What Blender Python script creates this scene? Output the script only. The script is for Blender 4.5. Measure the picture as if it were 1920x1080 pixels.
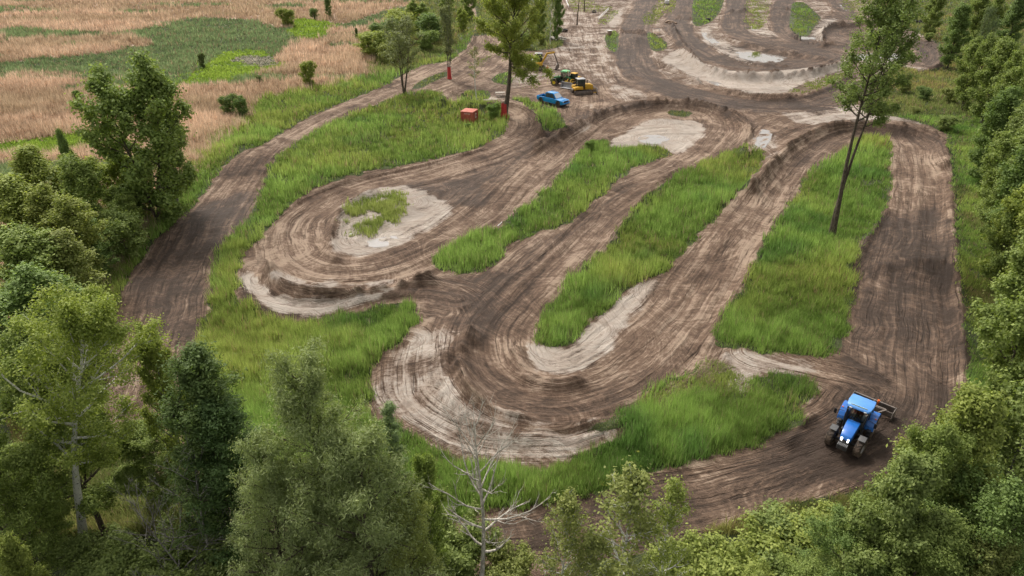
import bpy, bmesh, math, random
import numpy as np
from mathutils import Vector, Matrix

for _o in list(bpy.data.objects):
    bpy.data.objects.remove(_o)
C = bpy.context.scene.collection
R = math.radians

# ------------------------------------------------------------------ camera, sky, sun, exposure
CAM_H, PITCH, FOC = 29.7, R(29.0), 1280.0
cam = bpy.data.cameras.new('camera'); cam.sensor_width = 36.0; cam.lens = 24.0
cam.clip_start = 0.1; cam.clip_end = 6000.0
cam_o = bpy.data.objects.new('camera', cam); C.objects.link(cam_o)
cam_o.location = (0, 0, CAM_H); cam_o.rotation_euler = (math.pi/2 - PITCH, 0, 0)
bpy.context.scene.camera = cam_o

SUN_EL, SUN_AZ = R(54), R(-32)          # azimuth from +Y towards +X
sun_dir = Vector((math.sin(SUN_AZ)*math.cos(SUN_EL), math.cos(SUN_AZ)*math.cos(SUN_EL), math.sin(SUN_EL)))
w = bpy.data.worlds.new('World'); bpy.context.scene.world = w; w.use_nodes = True
nt = w.node_tree; nt.nodes.clear()
out = nt.nodes.new('ShaderNodeOutputWorld'); bg = nt.nodes.new('ShaderNodeBackground')
sky = nt.nodes.new('ShaderNodeTexSky'); sky.sky_type = 'NISHITA'; sky.sun_disc = False
sky.sun_elevation = SUN_EL; sky.sun_rotation = SUN_AZ
sky.air_density = 1.6; sky.dust_density = 6.0; sky.ozone_density = 1.0
hs = nt.nodes.new('ShaderNodeHueSaturation'); hs.inputs['Saturation'].default_value = 0.22
nt.links.new(sky.outputs[0], hs.inputs['Color'])
mxw = nt.nodes.new('ShaderNodeMix'); mxw.data_type = 'RGBA'; mxw.blend_type = 'MULTIPLY'
mxw.inputs['Factor'].default_value = 1.0
nt.links.new(hs.outputs[0], mxw.inputs[6]); mxw.inputs[7].default_value = (1.0, 0.965, 0.925, 1)
nt.links.new(mxw.outputs[2], bg.inputs['Color']); bg.inputs['Strength'].default_value = 0.12
nt.links.new(bg.outputs[0], out.inputs[0])
sl = bpy.data.lights.new('sun', 'SUN'); sl.energy = 1.5; sl.angle = R(11); sl.color = (1.0, 0.955, 0.89)
so = bpy.data.objects.new('sun', sl); C.objects.link(so)
so.rotation_euler = sun_dir.to_track_quat('Z', 'Y').to_euler()
vs = bpy.context.scene.view_settings
vs.view_transform = 'Standard'; vs.look = 'None'; vs.gamma = 1.0; vs.use_curve_mapping = False
vs.exposure = 0.68
try:
    cy = bpy.context.scene.cycles
    cy.max_bounces = 5; cy.diffuse_bounces = 3; cy.transmission_bounces = 3; cy.transparent_max_bounces = 4
    cy.glossy_bounces = 2; cy.caustics_reflective = False; cy.caustics_refractive = False
except Exception:
    pass

# ------------------------------------------------------------------ helpers
CP, SP = math.cos(PITCH), math.sin(PITCH)
def flat(px, py, z=0.0):
    """plan position (x, y) of the point at height z that the survey photograph shows at px, py"""
    px = np.asarray(px, float); py = np.asarray(py, float)
    dx = (px-960)/FOC; dy = (py-540)/FOC
    t = (CAM_H-z)/(SP+dy*CP)
    return dx*t, (CP-dy*SP)*t
def P(s):
    """'x,y x,y ...' survey points -> plan polygon"""
    a = np.array([[float(v) for v in p.split(',')] for p in s.split()])
    x, y = flat(a[:, 0], a[:, 1]); return np.stack([x, y], 1)
def chaikin(p, n=1, closed=True):
    for _ in range(n):
        if closed:
            q = np.roll(p, -1, 0)
            p = np.stack([p*.8+q*.2, p*.2+q*.8], 1).reshape(-1, 2)
        else:
            a, b = p[:-1], p[1:]
            m = np.stack([a*.75+b*.25, a*.25+b*.75], 1).reshape(-1, 2)
            p = np.concatenate([p[:1], m, p[-1:]])
    return p
def _h(ix, iy, s):
    n = (ix*374761393 + iy*668265263 + s*974634777) & 0x7fffffff
    n = ((n ^ (n >> 13))*1274126177) & 0x7fffffff
    return ((n ^ (n >> 16)) & 0xffff)/65535.0
def vnoise(x, y, s=0):
    x = np.asarray(x, float); y = np.asarray(y, float)
    ix = np.floor(x).astype(np.int64); iy = np.floor(y).astype(np.int64)
    fx = x-ix; fy = y-iy; fx = fx*fx*(3-2*fx); fy = fy*fy*(3-2*fy)
    return ((_h(ix, iy, s)*(1-fx)+_h(ix+1, iy, s)*fx)*(1-fy) +
            (_h(ix, iy+1, s)*(1-fx)+_h(ix+1, iy+1, s)*fx)*fy)
def fbm(x, y, s=0, o=4):
    r = 0; a = .5; t = 0
    for i in range(o):
        r = r+a*vnoise(x*2**i+17.3*i, y*2**i-9.1*i, s+i); t += a; a *= .5
    return r/t
def sstep(a, b, v):
    t = np.clip((v-a)/(b-a), 0, 1); return t*t*(3-2*t)
def sdf(poly, X, Y, pad=6.0):
    """signed distance, positive inside, -pad beyond the bounding box"""
    r = np.full(X.shape, -pad)
    lo = poly.min(0)-pad; hi = poly.max(0)+pad
    k = np.nonzero((X > lo[0]) & (X < hi[0]) & (Y > lo[1]) & (Y < hi[1]))[0]
    if not len(k): return r
    x = X[k]; y = Y[k]; d2 = np.full(x.shape, 1e18); ins = np.zeros(x.shape, bool)
    for (x0, y0), (x1, y1) in zip(poly, np.roll(poly, -1, 0)):
        ex, ey = x1-x0, y1-y0
        t = np.clip(((x-x0)*ex+(y-y0)*ey)/(ex*ex+ey*ey+1e-12), 0, 1)
        d2 = np.minimum(d2, (x-x0-t*ex)**2+(y-y0-t*ey)**2)
        c = (y0 > y) != (y1 > y)
        if c.any():
            xi = x0+(y-y0)*ex/(ey if abs(ey) > 1e-12 else 1e-12)
            ins ^= c & (x < xi)
    r[k] = np.maximum(np.where(ins, 1, -1)*np.sqrt(d2), -pad)
    return r
def linedist(line, X, Y, pad, ends=False):
    """distance, signed across, along for an open polyline (only within pad)"""
    D = np.full(X.shape, 1e3); A = np.zeros(X.shape); L = np.zeros(X.shape)
    lo = line.min(0)-pad; hi = line.max(0)+pad
    k = np.nonzero((X > lo[0]) & (X < hi[0]) & (Y > lo[1]) & (Y < hi[1]))[0]
    if not len(k): return D, A, L
    x = X[k]; y = Y[k]; d = np.full(x.shape, 1e3); a = np.zeros(x.shape); l = np.zeros(x.shape); s = 0.0
    for si, ((x0, y0), (x1, y1)) in enumerate(zip(line[:-1], line[1:])):
        ex, ey = x1-x0, y1-y0; n = math.hypot(ex, ey)
        if n < 1e-6: continue
        j = np.nonzero((x > min(x0, x1)-pad) & (x < max(x0, x1)+pad) & (y > min(y0, y1)-pad) & (y < max(y0, y1)+pad))[0]
        if len(j):
            xx = x[j]; yy = y[j]
            tr_ = ((xx-x0)*ex+(yy-y0)*ey)/(n*n); t = np.clip(tr_, 0, 1)
            dd = np.hypot(xx-x0-t*ex, yy-y0-t*ey)
            if ends and si == 0: dd = dd+np.clip(-tr_, 0, None)*n*2.5
            if ends and si == len(line)-2: dd = dd+np.clip(tr_-1, 0, None)*n*2.5
            cr = (xx-x0)*ey-(yy-y0)*ex
            b = dd < d[j]; jb = j[b]
            d[jb] = dd[b]; a[jb] = np.sign(cr[b])*dd[b]; l[jb] = s+t[b]*n
        s += n
    D[k] = d; A[k] = a; L[k] = l
    return D, A, L

# ------------------------------------------------------------------ plan of the site
DIRT = chaikin(P('200,700 228,545 267,487 295,450 370,385 415,320 450,285 500,270 550,237 600,210 668,184 735,156 769,132 800,120 833,118 857,108 877,88 888,68 893,40 875,10 868,-5 868,-60 1700,-60 1655,0 1640,25 1665,40 1720,62 1755,80 1772,100 1768,125 1725,133 1690,125 1660,130 1640,160 1610,200 1625,213 1700,222 1740,236 1772,250 1782,290 1790,450 1800,560 1812,640 1815,745 1800,790 1760,850 1720,880 1660,905 1560,925 1500,935 1400,960 1320,1000 1200,1040 1050,1060 800,1100 500,1080 350,950 200,800'))
# grass areas inside the dirt: (outline, blade height, colour kind)
GR = [
 ('345,760 373,659 381,600 395,515 402,475 430,438 470,403 489,350 508,300 558,264 600,238 680,205 740,180 762,172 822,170 845,192 868,188 915,190 952,200 957,225 950,248 905,274 837,294 735,315 668,328 600,350 560,372 522,408 495,440 465,468 448,505 446,545 470,572 520,600 585,605 620,590 700,577 740,566 785,562 787,600 752,645 710,680 690,725 698,785 760,800 820,850 870,868 950,874 1050,874 1090,850 1140,822 1175,800 1145,782 1180,762 1205,742 1265,702 1300,685 1340,665 1345,690 1352,725 1390,735 1425,700 1500,700 1530,725 1512,752 1505,790 1480,820 1400,840 1325,860 1275,885 1200,903 1100,930 1025,950 960,957 850,965 700,1000 500,980 400,900 345,820', 1.25, 0),
 ('1676,256 1605,257 1590,270 1567,289 1540,302 1511,325 1490,370 1462,400 1420,480 1385,540 1345,600 1338,645 1355,658 1420,660 1510,672 1562,668 1582,640 1602,560 1605,480 1640,425 1665,390 1672,320', 1.2, 0),
 ('1398,266 1430,280 1434,303 1398,349 1363,384 1328,426 1286,472 1250,507 1190,540 1150,570 1100,605 1075,640 1050,654 1015,648 999,625 1010,590 1050,542 1099,497 1152,447 1166,419 1205,370 1275,320 1346,296', 1.35, 0),
 ('814,479 803,490 818,507 888,514 941,497 955,455 1053,425 1103,398 1117,377 1145,349 1198,310 1250,296 1261,282 1222,271 1152,282 1138,261 1099,268 1071,303 1039,338 997,377 958,402 934,426 888,437 846,461', 1.15, 0),
 ('637,383 633,433 664,449 711,441 750,425 765,394 773,367 742,355 695,359', 0.9, 1),
 ('952,184 989,184 1010,193 1037,203 1064,228 1062,240 1020,248 1012,236 1003,212 979,194', 1.1, 0),
 ('1203,30 1225,15 1240,-5 1270,-5 1262,25 1240,28 1235,45 1207,49', .5, 1),
 ('1213,57 1235,70 1250,80 1250,90 1232,97 1220,93', .5, 0),
 ('1133,68 1150,58 1160,60 1157,98 1142,95', .6, 0),
 ('1118,44 1142,20 1165,17 1155,30 1138,47', .5, 1),
 ('1299,6 1305,-20 1362,-20 1352,19 1334,41 1307,51 1298,41', .6, 0),
 ('1397,0 1400,-20 1448,-20 1446,4 1444,24 1433,51 1420,56 1396,54', .45, 1),
 ('1486,4 1508,4 1529,24 1540,34 1525,52 1515,69 1499,67 1480,54 1482,28', .6, 0),
 ('1574,0 1576,-20 1650,-20 1640,0 1640,22 1585,21', .4, 1),
 ('1474,174 1521,150 1592,129 1605,128 1591,139 1540,165 1512,175', .5, 1),
 ('880,68 926,64 960,93 1000,96 1053,88 1056,75 1036,65 1032,40 1034,-30 885,-30 893,20 898,50', .8, 3),
 ('1064,22 1064,-30 1120,-30 1112,8 1150,12 1146,20 1118,24', .4, 1),
 ('888,125 918,98 935,90 925,101 898,128', .5, 1),
 ('771,166 797,147 838,133 842,141 813,152 787,166', .5, 3),
 ('866,173 915,169 920,184 890,190 868,190', .7, 0),
 ('921,152 930,140 952,134 962,150 950,160', .5, 0),
 ('1405,100 1425,97 1422,106 1407,108', .6, 3),
 ('1175,800 1142,812 1090,810 1130,790 1170,778', .45, 3),
 ('1245,208 1275,205 1300,212 1290,219 1255,218', .4, 3),
 ('1340,668 1300,690 1215,745 1190,765 1230,770 1330,740 1400,735 1390,700', .4, 1),
]
GR = [(chaikin(P(a)), h, k) for a, h, k in GR]
# marsh beyond the left track: 2 tan reed, 3 weedy olive, 4 dark green rush, 5 bright yellow-green
MARSH = [
 ('0,50 120,62 200,68 330,45 350,33 470,38 530,52 560,75 545,95 520,110 400,115 350,160 300,130 200,120 0,116', 1.0, 4),
 ('-300,112 0,116 100,108 210,98 300,92 350,160 300,155 220,148 200,160 140,140 60,142 0,147 -300,150', 1.0, 4),
 ('0,5 60,6 180,-6 100,-20 0,-20', 1.0, 4),
 ('0,76 150,72 240,68 292,75 290,88 210,98 100,108 0,115', 1.8, 2),
 ('330,162 350,140 400,105 425,95 500,90 535,122 530,130 440,150 355,166', .5, 5),
 ('-300,320 0,265 130,250 235,235 240,258 120,292 0,303', .5, 5),
 ('540,40 570,35 625,44 628,60 575,78 545,60', .7, 5),
 ('370,300 400,268 460,232 466,192 500,180 600,165 690,145 745,135 780,120 800,118 830,112 850,95 880,55 900,70 900,140 740,180 600,240 500,300 440,340 330,500 230,600 180,660 120,640 150,560 250,450', 1.3, 0),
 ('440,112 470,104 520,104 532,114 500,124 445,122', .5, 6),
 ('700,150 690,110 700,70 760,30 780,-20 870,-20 880,40 860,80 800,118 740,135', 1.2, 3),
 ('636,45 700,30 760,12 790,15 700,45 640,60', 1.0, 4),
]
MARSH = [(chaikin(P(a)), h, k) for a, h, k in MARSH]
LEFTMARSH = P('-2500,-100 -800,700 100,700 300,450 450,260 740,130 880,40 900,-100')
PALE = [  # (outline, strength)
 ('758,348 797,355 851,383 839,410 773,449 711,476 641,482 622,468 628,440 640,380 700,352', .95),
 ('450,542 517,589 587,600 633,584 680,568 733,552 735,540 680,552 594,560 536,556 478,532 470,510 447,511', 1.0),
 ('509,507 567,530 672,534 730,523 733,530 633,542 563,540 517,523', .95),
 ('1173,250 1215,222 1310,226 1326,236 1317,257 1286,282 1262,290 1225,268 1150,280 1140,262', 1.0),
 ('985,640 1000,685 1035,698 1080,696 1110,685 1150,640 1205,570 1250,512 1230,515 1180,545 1100,605 1075,640 1050,654 1010,648', .92),
 ('785,615 750,655 700,705 685,740 695,785 750,795 820,850 870,865 950,870 1050,870 1095,848 1170,806 1110,800 1000,815 930,790 860,735 845,690 850,650 872,612', .6),
 ('810,790 860,835 950,850 1050,850 1095,835 1100,820 1000,830 900,820 830,780', .62),
 ('925,765 960,785 1050,800 1140,785 1145,777 1050,789 975,781', .75),
 ('1235,110 1262,95 1287,88 1306,105 1324,122 1371,133 1427,135 1502,126 1587,110 1600,112 1592,129 1521,150 1474,174 1409,176 1352,161 1306,148 1268,129', .95),
 ('1444,202 1594,191 1640,205 1700,215 1740,225 1735,236 1680,226 1594,224 1519,234 1496,232 1470,217', .7),
 ('1040,25 1090,25 1150,48 1150,60 1130,95 1090,130 1040,140 990,165 950,165 980,120 1040,95', .5),
 ('1310,52 1330,48 1345,75 1390,90 1440,100 1470,105 1470,117 1380,117 1345,97 1320,77', .8),
 ('1540,34 1575,34 1560,45 1550,60 1555,72 1515,73 1525,52', .8),
 ('1350,655 1440,662 1530,676 1535,700 1510,715 1430,705 1400,735 1355,720 1340,690', .6),
 ('1080,205 1100,225 1070,245 1085,260 1110,235 1130,205 1100,190', .3),
 ('1140,160 1165,150 1230,185 1180,190 1145,180', .5),
 ('1500,740 1530,720 1560,735 1540,760 1510,775', .45),
 ('1147,20 1168,17 1165,50 1145,52 1135,45', .8),
 ('1415,240 1450,245 1470,270 1440,300 1420,290 1408,268', .45),
 ('1395,54 1435,52 1470,66 1440,72 1400,62', .6),
 ('840,195 880,187 935,172 960,175 960,190 900,192', .5),
 ('855,262 900,258 905,272 860,288', .6), ('1590,100 1670,98 1700,118 1620,125', .7),
]
PALE = [(chaikin(P(a)), s) for a, s in PALE]
DARK = [  # damp earth, and the darker face of the straight far jump
 ('755,350 800,340 880,335 905,345 915,385 860,385 800,362', .8),
 ('700,560 790,520 880,515 960,500 980,455 1060,430 1100,430 960,540 900,600 875,612 790,612 785,560', .6),
 ('860,330 960,285 985,262 1010,258 990,300 930,345 890,345', .6),
 ('870,612 862,665 872,715 912,752 975,780 1050,787 1140,777 1230,700 1260,680 1200,690 1080,750 990,745 920,700 905,650 940,590 1000,540', .55),
 ('228,545 267,487 300,450 380,385 480,350 475,395 420,440 392,510 378,590 370,655 300,640', .85),
 ('1150,300 1200,330 1120,420 1000,540 900,640 960,560 1060,440', .35),
 ('1600,440 1660,400 1780,380 1812,640 1812,760 1700,880 1500,935 1200,1040 900,1060 900,960 1100,935 1300,880 1480,830 1560,760 1590,640 1600,520', .95),
 ('1480,300 1560,235 1700,232 1780,260 1780,300 1690,260 1600,250 1500,330', .6),
 ('1260,60 1330,120 1450,135 1560,110 1600,140 1560,185 1640,60 1560,20 1500,70 1400,60 1380,100 1290,60', .55),
 ('1085,215 1160,192 1310,188 1410,220 1400,232 1300,205 1160,210 1100,235 1000,275 1010,262', .6),
 ('890,0 1700,0 1700,-60 890,-60', .4),
 ('1167,58 1200,55 1205,95 1165,95', 1.0), ('1160,140 1300,165 1420,190 1560,180 1600,160 1590,190 1480,205 1300,190 1160,165', .5),
]
DARK = [(chaikin(P(a)), s) for a, s in DARK]
# centre lines of the riding lanes: (points, half width m)
LN = [
 ('240,800 290,680 318,590 350,500 405,400 455,330 485,287 540,253 620,214 700,180 780,145 845,118 885,95 905,68 905,30 880,0', 5.2),
 ('880,190 940,193 985,208 995,235 970,262 900,290 800,320 700,342 620,367 560,402 535,450 560,495 620,515 700,508 780,482 850,448 910,405 960,360 1020,300 1070,262 1130,220 1200,198 1280,195 1350,210 1370,240 1340,280 1280,320 1210,345 1150,380 1100,430 1040,490 970,550 925,610 915,655 935,705 990,738 1060,742 1130,722 1200,680 1270,610 1325,530 1380,450 1430,380 1480,310 1530,265 1600,240 1680,242 1725,270 1735,350 1730,450 1712,550 1708,650 1705,750 1660,830 1560,880 1450,910 1300,945 1150,975 1000,1005 800,1050', 4.7),
 ('1225,-40 1215,0 1192,50 1185,90 1190,130 1230,160 1320,185 1420,200 1500,200 1560,185 1610,160', 4.4),
 ('1292,-30 1280,20 1265,45 1290,80 1340,112 1400,125 1470,125 1540,115 1560,103 1500,88 1420,76 1375,60 1378,30 1392,-30', 4.0),
 ('1475,-30 1465,50 1490,75 1560,92 1640,90 1690,75 1740,85 1755,105 1735,122', 4.0),
 ('1560,-30 1580,30 1650,45', 3.5), ('1650,46 1575,46 1552,62 1580,78 1660,90', 2.5),
 ('700,205 800,175 870,148 915,120 950,92 1010,95', 3.2),
 ('1085,-10 1095,50 1110,100 1125,150 1160,190', 3.0), ('1060,-10 1058,60 1085,120 1120,170 1110,235', 3.5),
 ('760,640 745,700 770,760 840,815 950,840 1060,835 1130,810', 2.2),
 ('480,500 465,540 510,575 590,585 680,560 780,545 860,560', 3.0),
 ('1420,660 1500,680 1600,700 1660,720', 2.5),
 ('960,165 1060,150 1150,160', 2.6), ('1600,200 1480,215 1400,250 1440,290', 2.4),
 ('1250,130 1330,155 1440,160 1560,135 1620,115', 2.2), ('1150,260 1230,240 1320,245', 2.0),
]
LN = [(chaikin(P(a), 2, False), wd) for a, wd in LN]
# berm ridges: (crest line, height, half width)
RG = [
 ('1010,262 1060,240 1095,215 1160,192 1230,185 1310,188 1370,201 1408,222 1418,255 1405,268', .95, 1.3),
 ('1410,345 1440,305 1482,262 1530,232 1600,225 1680,227 1740,236 1772,253 1780,295', 1.0, 1.3),
 ('880,612 864,640 861,670 870,715 912,750 975,779 1050,788 1120,782', .75, 1.1),
 ('840,650 832,700 850,745 895,785 960,805 1040,815 1110,812 1180,780', .5, 1.2),
 ('450,505 446,545 480,575', .3, .8), ('505,490 512,512 565,535 672,540 735,528 800,505', .75, 1.1),
 ('1782,300 1790,450 1800,560 1812,640 1813,745', .55, .9),
 ('1262,45 1275,75 1320,118 1380,131 1450,133 1540,126 1592,112', 1.1, 1.5),
 ('1545,75 1540,50 1560,40 1640,38', .9, 1.3), ('1478,45 1490,62 1520,73 1560,74', .7, 1.0),
 ('1235,112 1280,132 1340,158 1420,178 1500,177 1545,165 1595,138', .6, 1.2),
 ('1310,62 1345,88 1375,104 1400,113 1470,116', .5, 1.0),
 ('880,193 938,186 985,194 1010,215 1015,240', .7, 1.0),
 ('560,372 600,350 668,329 735,315 837,294 905,274', .35, .7),
 ('1690,75 1740,78 1766,100 1760,125 1725,130', .6, 1.0), ('1330,60 1420,85 1500,100 1560,112', .5, 1.2),
 ('1595,500 1640,425 1665,390', .3, .6), ('1330,640 1345,600 1385,540 1420,480 1462,400', .25, .6),
 ('1098,500 1165,420 1210,368 1275,322', .3, .7), ('630,480 615,450 632,400 650,370 700,350', .45, .8),
 ('970,650 985,690 1030,710 1085,705', .45, .8), ('1480,822 1505,795 1520,770', .3, .6),
 ('890,0 893,40 888,68 877,88 855,110', .6, 1.5), ('828,190 842,180 868,178', .5, 1.0),
 ('1164,57 1185,55 1207,56', .8, 1.1), ('1266,26 1280,27 1294,29', .7, 1.1), ('1447,17 1463,17 1481,18', .7, 1.1), ('1366,22 1384,24 1398,22', .6, 1.1),
 ('1352,395 1395,410 1440,420', .25, 2.0), ('1650,500 1720,492 1790,498', .22, 1.6), ('455,286 500,276 525,268', .3, 2.5),
 ('1180,140 1192,142', .3, 1.5),
]
def _rg(a, h, wd):
    h *= 1.8; p = P(a); return chaikin(p*(CAM_H-h)/CAM_H, 2, False), h, wd
RG = [_rg(*r) for r in RG]
PUD = ('1315,60 1328,64 1341,75 1351,82 1342,83 1330,79 1319,69', '1381,99 1405,98 1437,101 1465,104 1471,109 1461,115 1430,116 1409,114 1390,107',
          '1324,151 1340,153 1356,158 1349,161 1338,158 1330,155', '1425,243 1446,249 1444,260 1436,275 1421,274 1409,267',
          '1198,258 1225,253 1252,258 1248,268 1222,270 1200,266', '688,452 715,446 740,442 748,448 728,460 700,464',
          '1592,104 1625,102 1650,100 1666,104 1640,112 1600,112', '1655,100 1680,100 1700,108 1690,115 1660,112', '1490,69 1515,69 1543,71 1536,74 1500,74',
          '1408,53 1418,46 1420,54 1411,58', '1572,7 1576,8 1588,19 1583,20')
# jumps: (crest px, height, half length, half width)
MD = [(482, 285, 1.5, 9, 6.5), (1262, 335, 1.2, 8, 7), (812, 128, 1.3, 7, 6), (1183, 66, 1.6, 9, 4.5), (1400, 420, .9, 9, 6.5),
      (1282, 12, 1.6, 10, 5), (1385, 20, 1.4, 10, 5), (1465, 18, 1.6, 10, 5), (1560, 14, 1.2, 9, 5), (905, 60, 1.2, 8, 5), (850, 178, .9, 5, 4),
      (1720, 480, .5, 7, 6), (960, 350, .5, 8, 6), (925, 135, .8, 7, 4), (1083, 48, .7, 3, 3), (1650, 135, 1.0, 12, 10)]
HSC = []
for (mx, my, h, ly, lx) in MD:
    x, y = flat(mx, my, h); HSC.append((float(x), float(y), h, ly, lx))
def height(x, y):
    x = np.asarray(x, float); y = np.asarray(y, float)
    sh = x.shape; x = x.ravel(); y = y.ravel()
    z = (fbm(x/14, y/14, 3, 3)-.5)*.25
    for (cx, cy_, h, ly, lx) in HSC:
        z = z+h*np.exp(-(((x-cx)/lx)**2+((y-cy_)/ly)**2))
    zr = np.zeros_like(z)
    for ln, h, wd in RG:
        D, A, L = linedist(ln, x, y, wd*3)
        zr = np.maximum(zr, h*(.6+.5*vnoise(L/2.5, L*0, 8)+.45*(vnoise(x/.7, y/.7, 9)-.3))*np.exp(-(D/wd)**1.6*1.5))
    return (z+zr).reshape(sh)
def at(px, py, up=0.0):
    """world point on the terrain that the survey photograph shows at px, py"""
    z = 0.0
    for _ in range(5):
        x, y = flat(px, py, z); z = float(height(x, y))
    return Vector((float(x), float(y), z+up))
PUDZ = []
for _s in PUD:
    _p = P(_s); _g = np.linspace(0, 1, 5); _c = _p.mean(0); _q = (_p[None]-_c)*_g[:, None, None]+_c
    PUDZ.append(float(np.percentile(height(_q[..., 0], _q[..., 1]), 25))-.05)
def grass_kind(X, Y):
    """plan position (height-corrected) -> (kind, blade height, signed distance), kind -1 = bare"""
    n = (fbm(X/1.6, Y/1.6, 21, 4)-.5)*2.4
    kind = np.full(X.shape, 3); bh = np.full(X.shape, .7); sd = np.full(X.shape, 2.0)
    m = sdf(LEFTMARSH, X, Y) > 0
    kind[m] = 2; bh[m] = 1.8
    n5 = (fbm(X/7, Y/7, 33, 3)-.5)*4
    for poly, h, k in MARSH:
        s = sdf(poly, X, Y, 9)+(n5 if k != 0 else n)*(1 if k != 5 else .6)
        b = s > 0; kind[b] = k; bh[b] = h
    d = sdf(DIRT, X, Y)+n*.5
    bare = d > 0; sd[:] = np.minimum(sd, -d); kind[bare] = -1
    for poly, h, k in GR:
        s = sdf(poly, X, Y)+n*(.7 if poly[:, 1].mean() < 125 else .15)+(0 if poly[:, 1].mean() < 125 else .3); b = (s > 0) & bare
        kind[b] = k; bh[b] = h; sd[b] = s[b]
    # verge right of the track is green, turning olive towards the wood
    r = (kind == 3) & (~bare) & (X > 20) & (Y < 112)
    kind[r & (fbm(X/6, Y/6, 5, 3) > .36)] = 0
    m = (kind == 2) & (fbm(X/30, Y/9, 91, 4) > .63)
    kind[m] = 4; bh[m] = 1.2
    return kind, bh, sd

# ------------------------------------------------------------------ materials
class NT:
    def __init__(s, name):
        s.m = bpy.data.materials.new(name); s.m.use_nodes = True; s.t = s.m.node_tree; s.t.nodes.clear()
        s.out = s.n('ShaderNodeOutputMaterial')
    def n(s, ty, **k):
        o = s.t.nodes.new(ty)
        for a, b in k.items():
            setattr(o, a, b)
        return o
    def set(s, sock, v):
        if hasattr(v, 'links') or isinstance(v, bpy.types.NodeSocket): s.t.links.new(v, sock)
        elif isinstance(v, (tuple, list)) and len(v) == 3 and sock.type == 'RGBA': sock.default_value = (*v, 1)
        else: sock.default_value = v
    def attr(s, name): return s.n('ShaderNodeAttribute', attribute_name=name)
    def math(s, op, a, b=0.0, c=0.0, clamp=False):
        o = s.n('ShaderNodeMath', operation=op, use_clamp=clamp)
        s.set(o.inputs[0], a); s.set(o.inputs[1], b); s.set(o.inputs[2], c); return o.outputs[0]
    def mix(s, f, a, b, mode='MIX'):
        o = s.n('ShaderNodeMix', data_type='RGBA', blend_type=mode)
        s.set(o.inputs[0], f); s.set(o.inputs[6], a); s.set(o.inputs[7], b); return o.outputs[2]
    def noise(s, vec, scale, detail=4, rough=.55, dist=0.0):
        o = s.n('ShaderNodeTexNoise'); s.set(o.inputs['Vector'], vec)
        o.inputs['Scale'].default_value = scale; o.inputs['Detail'].default_value = detail
        o.inputs['Roughness'].default_value = rough; o.inputs['Distortion'].default_value = dist
        return o.outputs[0]
    def ramp(s, f, a, b):
        o = s.n('ShaderNodeMapRange'); o.interpolation_type = 'SMOOTHSTEP'
        s.set(o.inputs[0], f); o.inputs[1].default_value = a; o.inputs[2].default_value = b; return o.outputs[0]
    def vec(s, x, y, z=0.0):
        o = s.n('ShaderNodeCombineXYZ'); s.set(o.inputs[0], x); s.set(o.inputs[1], y); s.set(o.inputs[2], z); return o.outputs[0]
    def bsdf(s, col, rough=.8, metal=0.0, spec=.3, **k):
        o = s.n('ShaderNodeBsdfPrincipled'); s.set(o.inputs['Base Color'], col); s.set(o.inputs['Roughness'], rough)
        s.set(o.inputs['Metallic'], metal); o.inputs['Specular IOR Level'].default_value = spec
        for a, b in k.items(): s.set(o.inputs[a], b)
        return o
    def done(s, sh):
        s.t.links.new(sh, s.out.inputs[0]); return s.m

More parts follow.
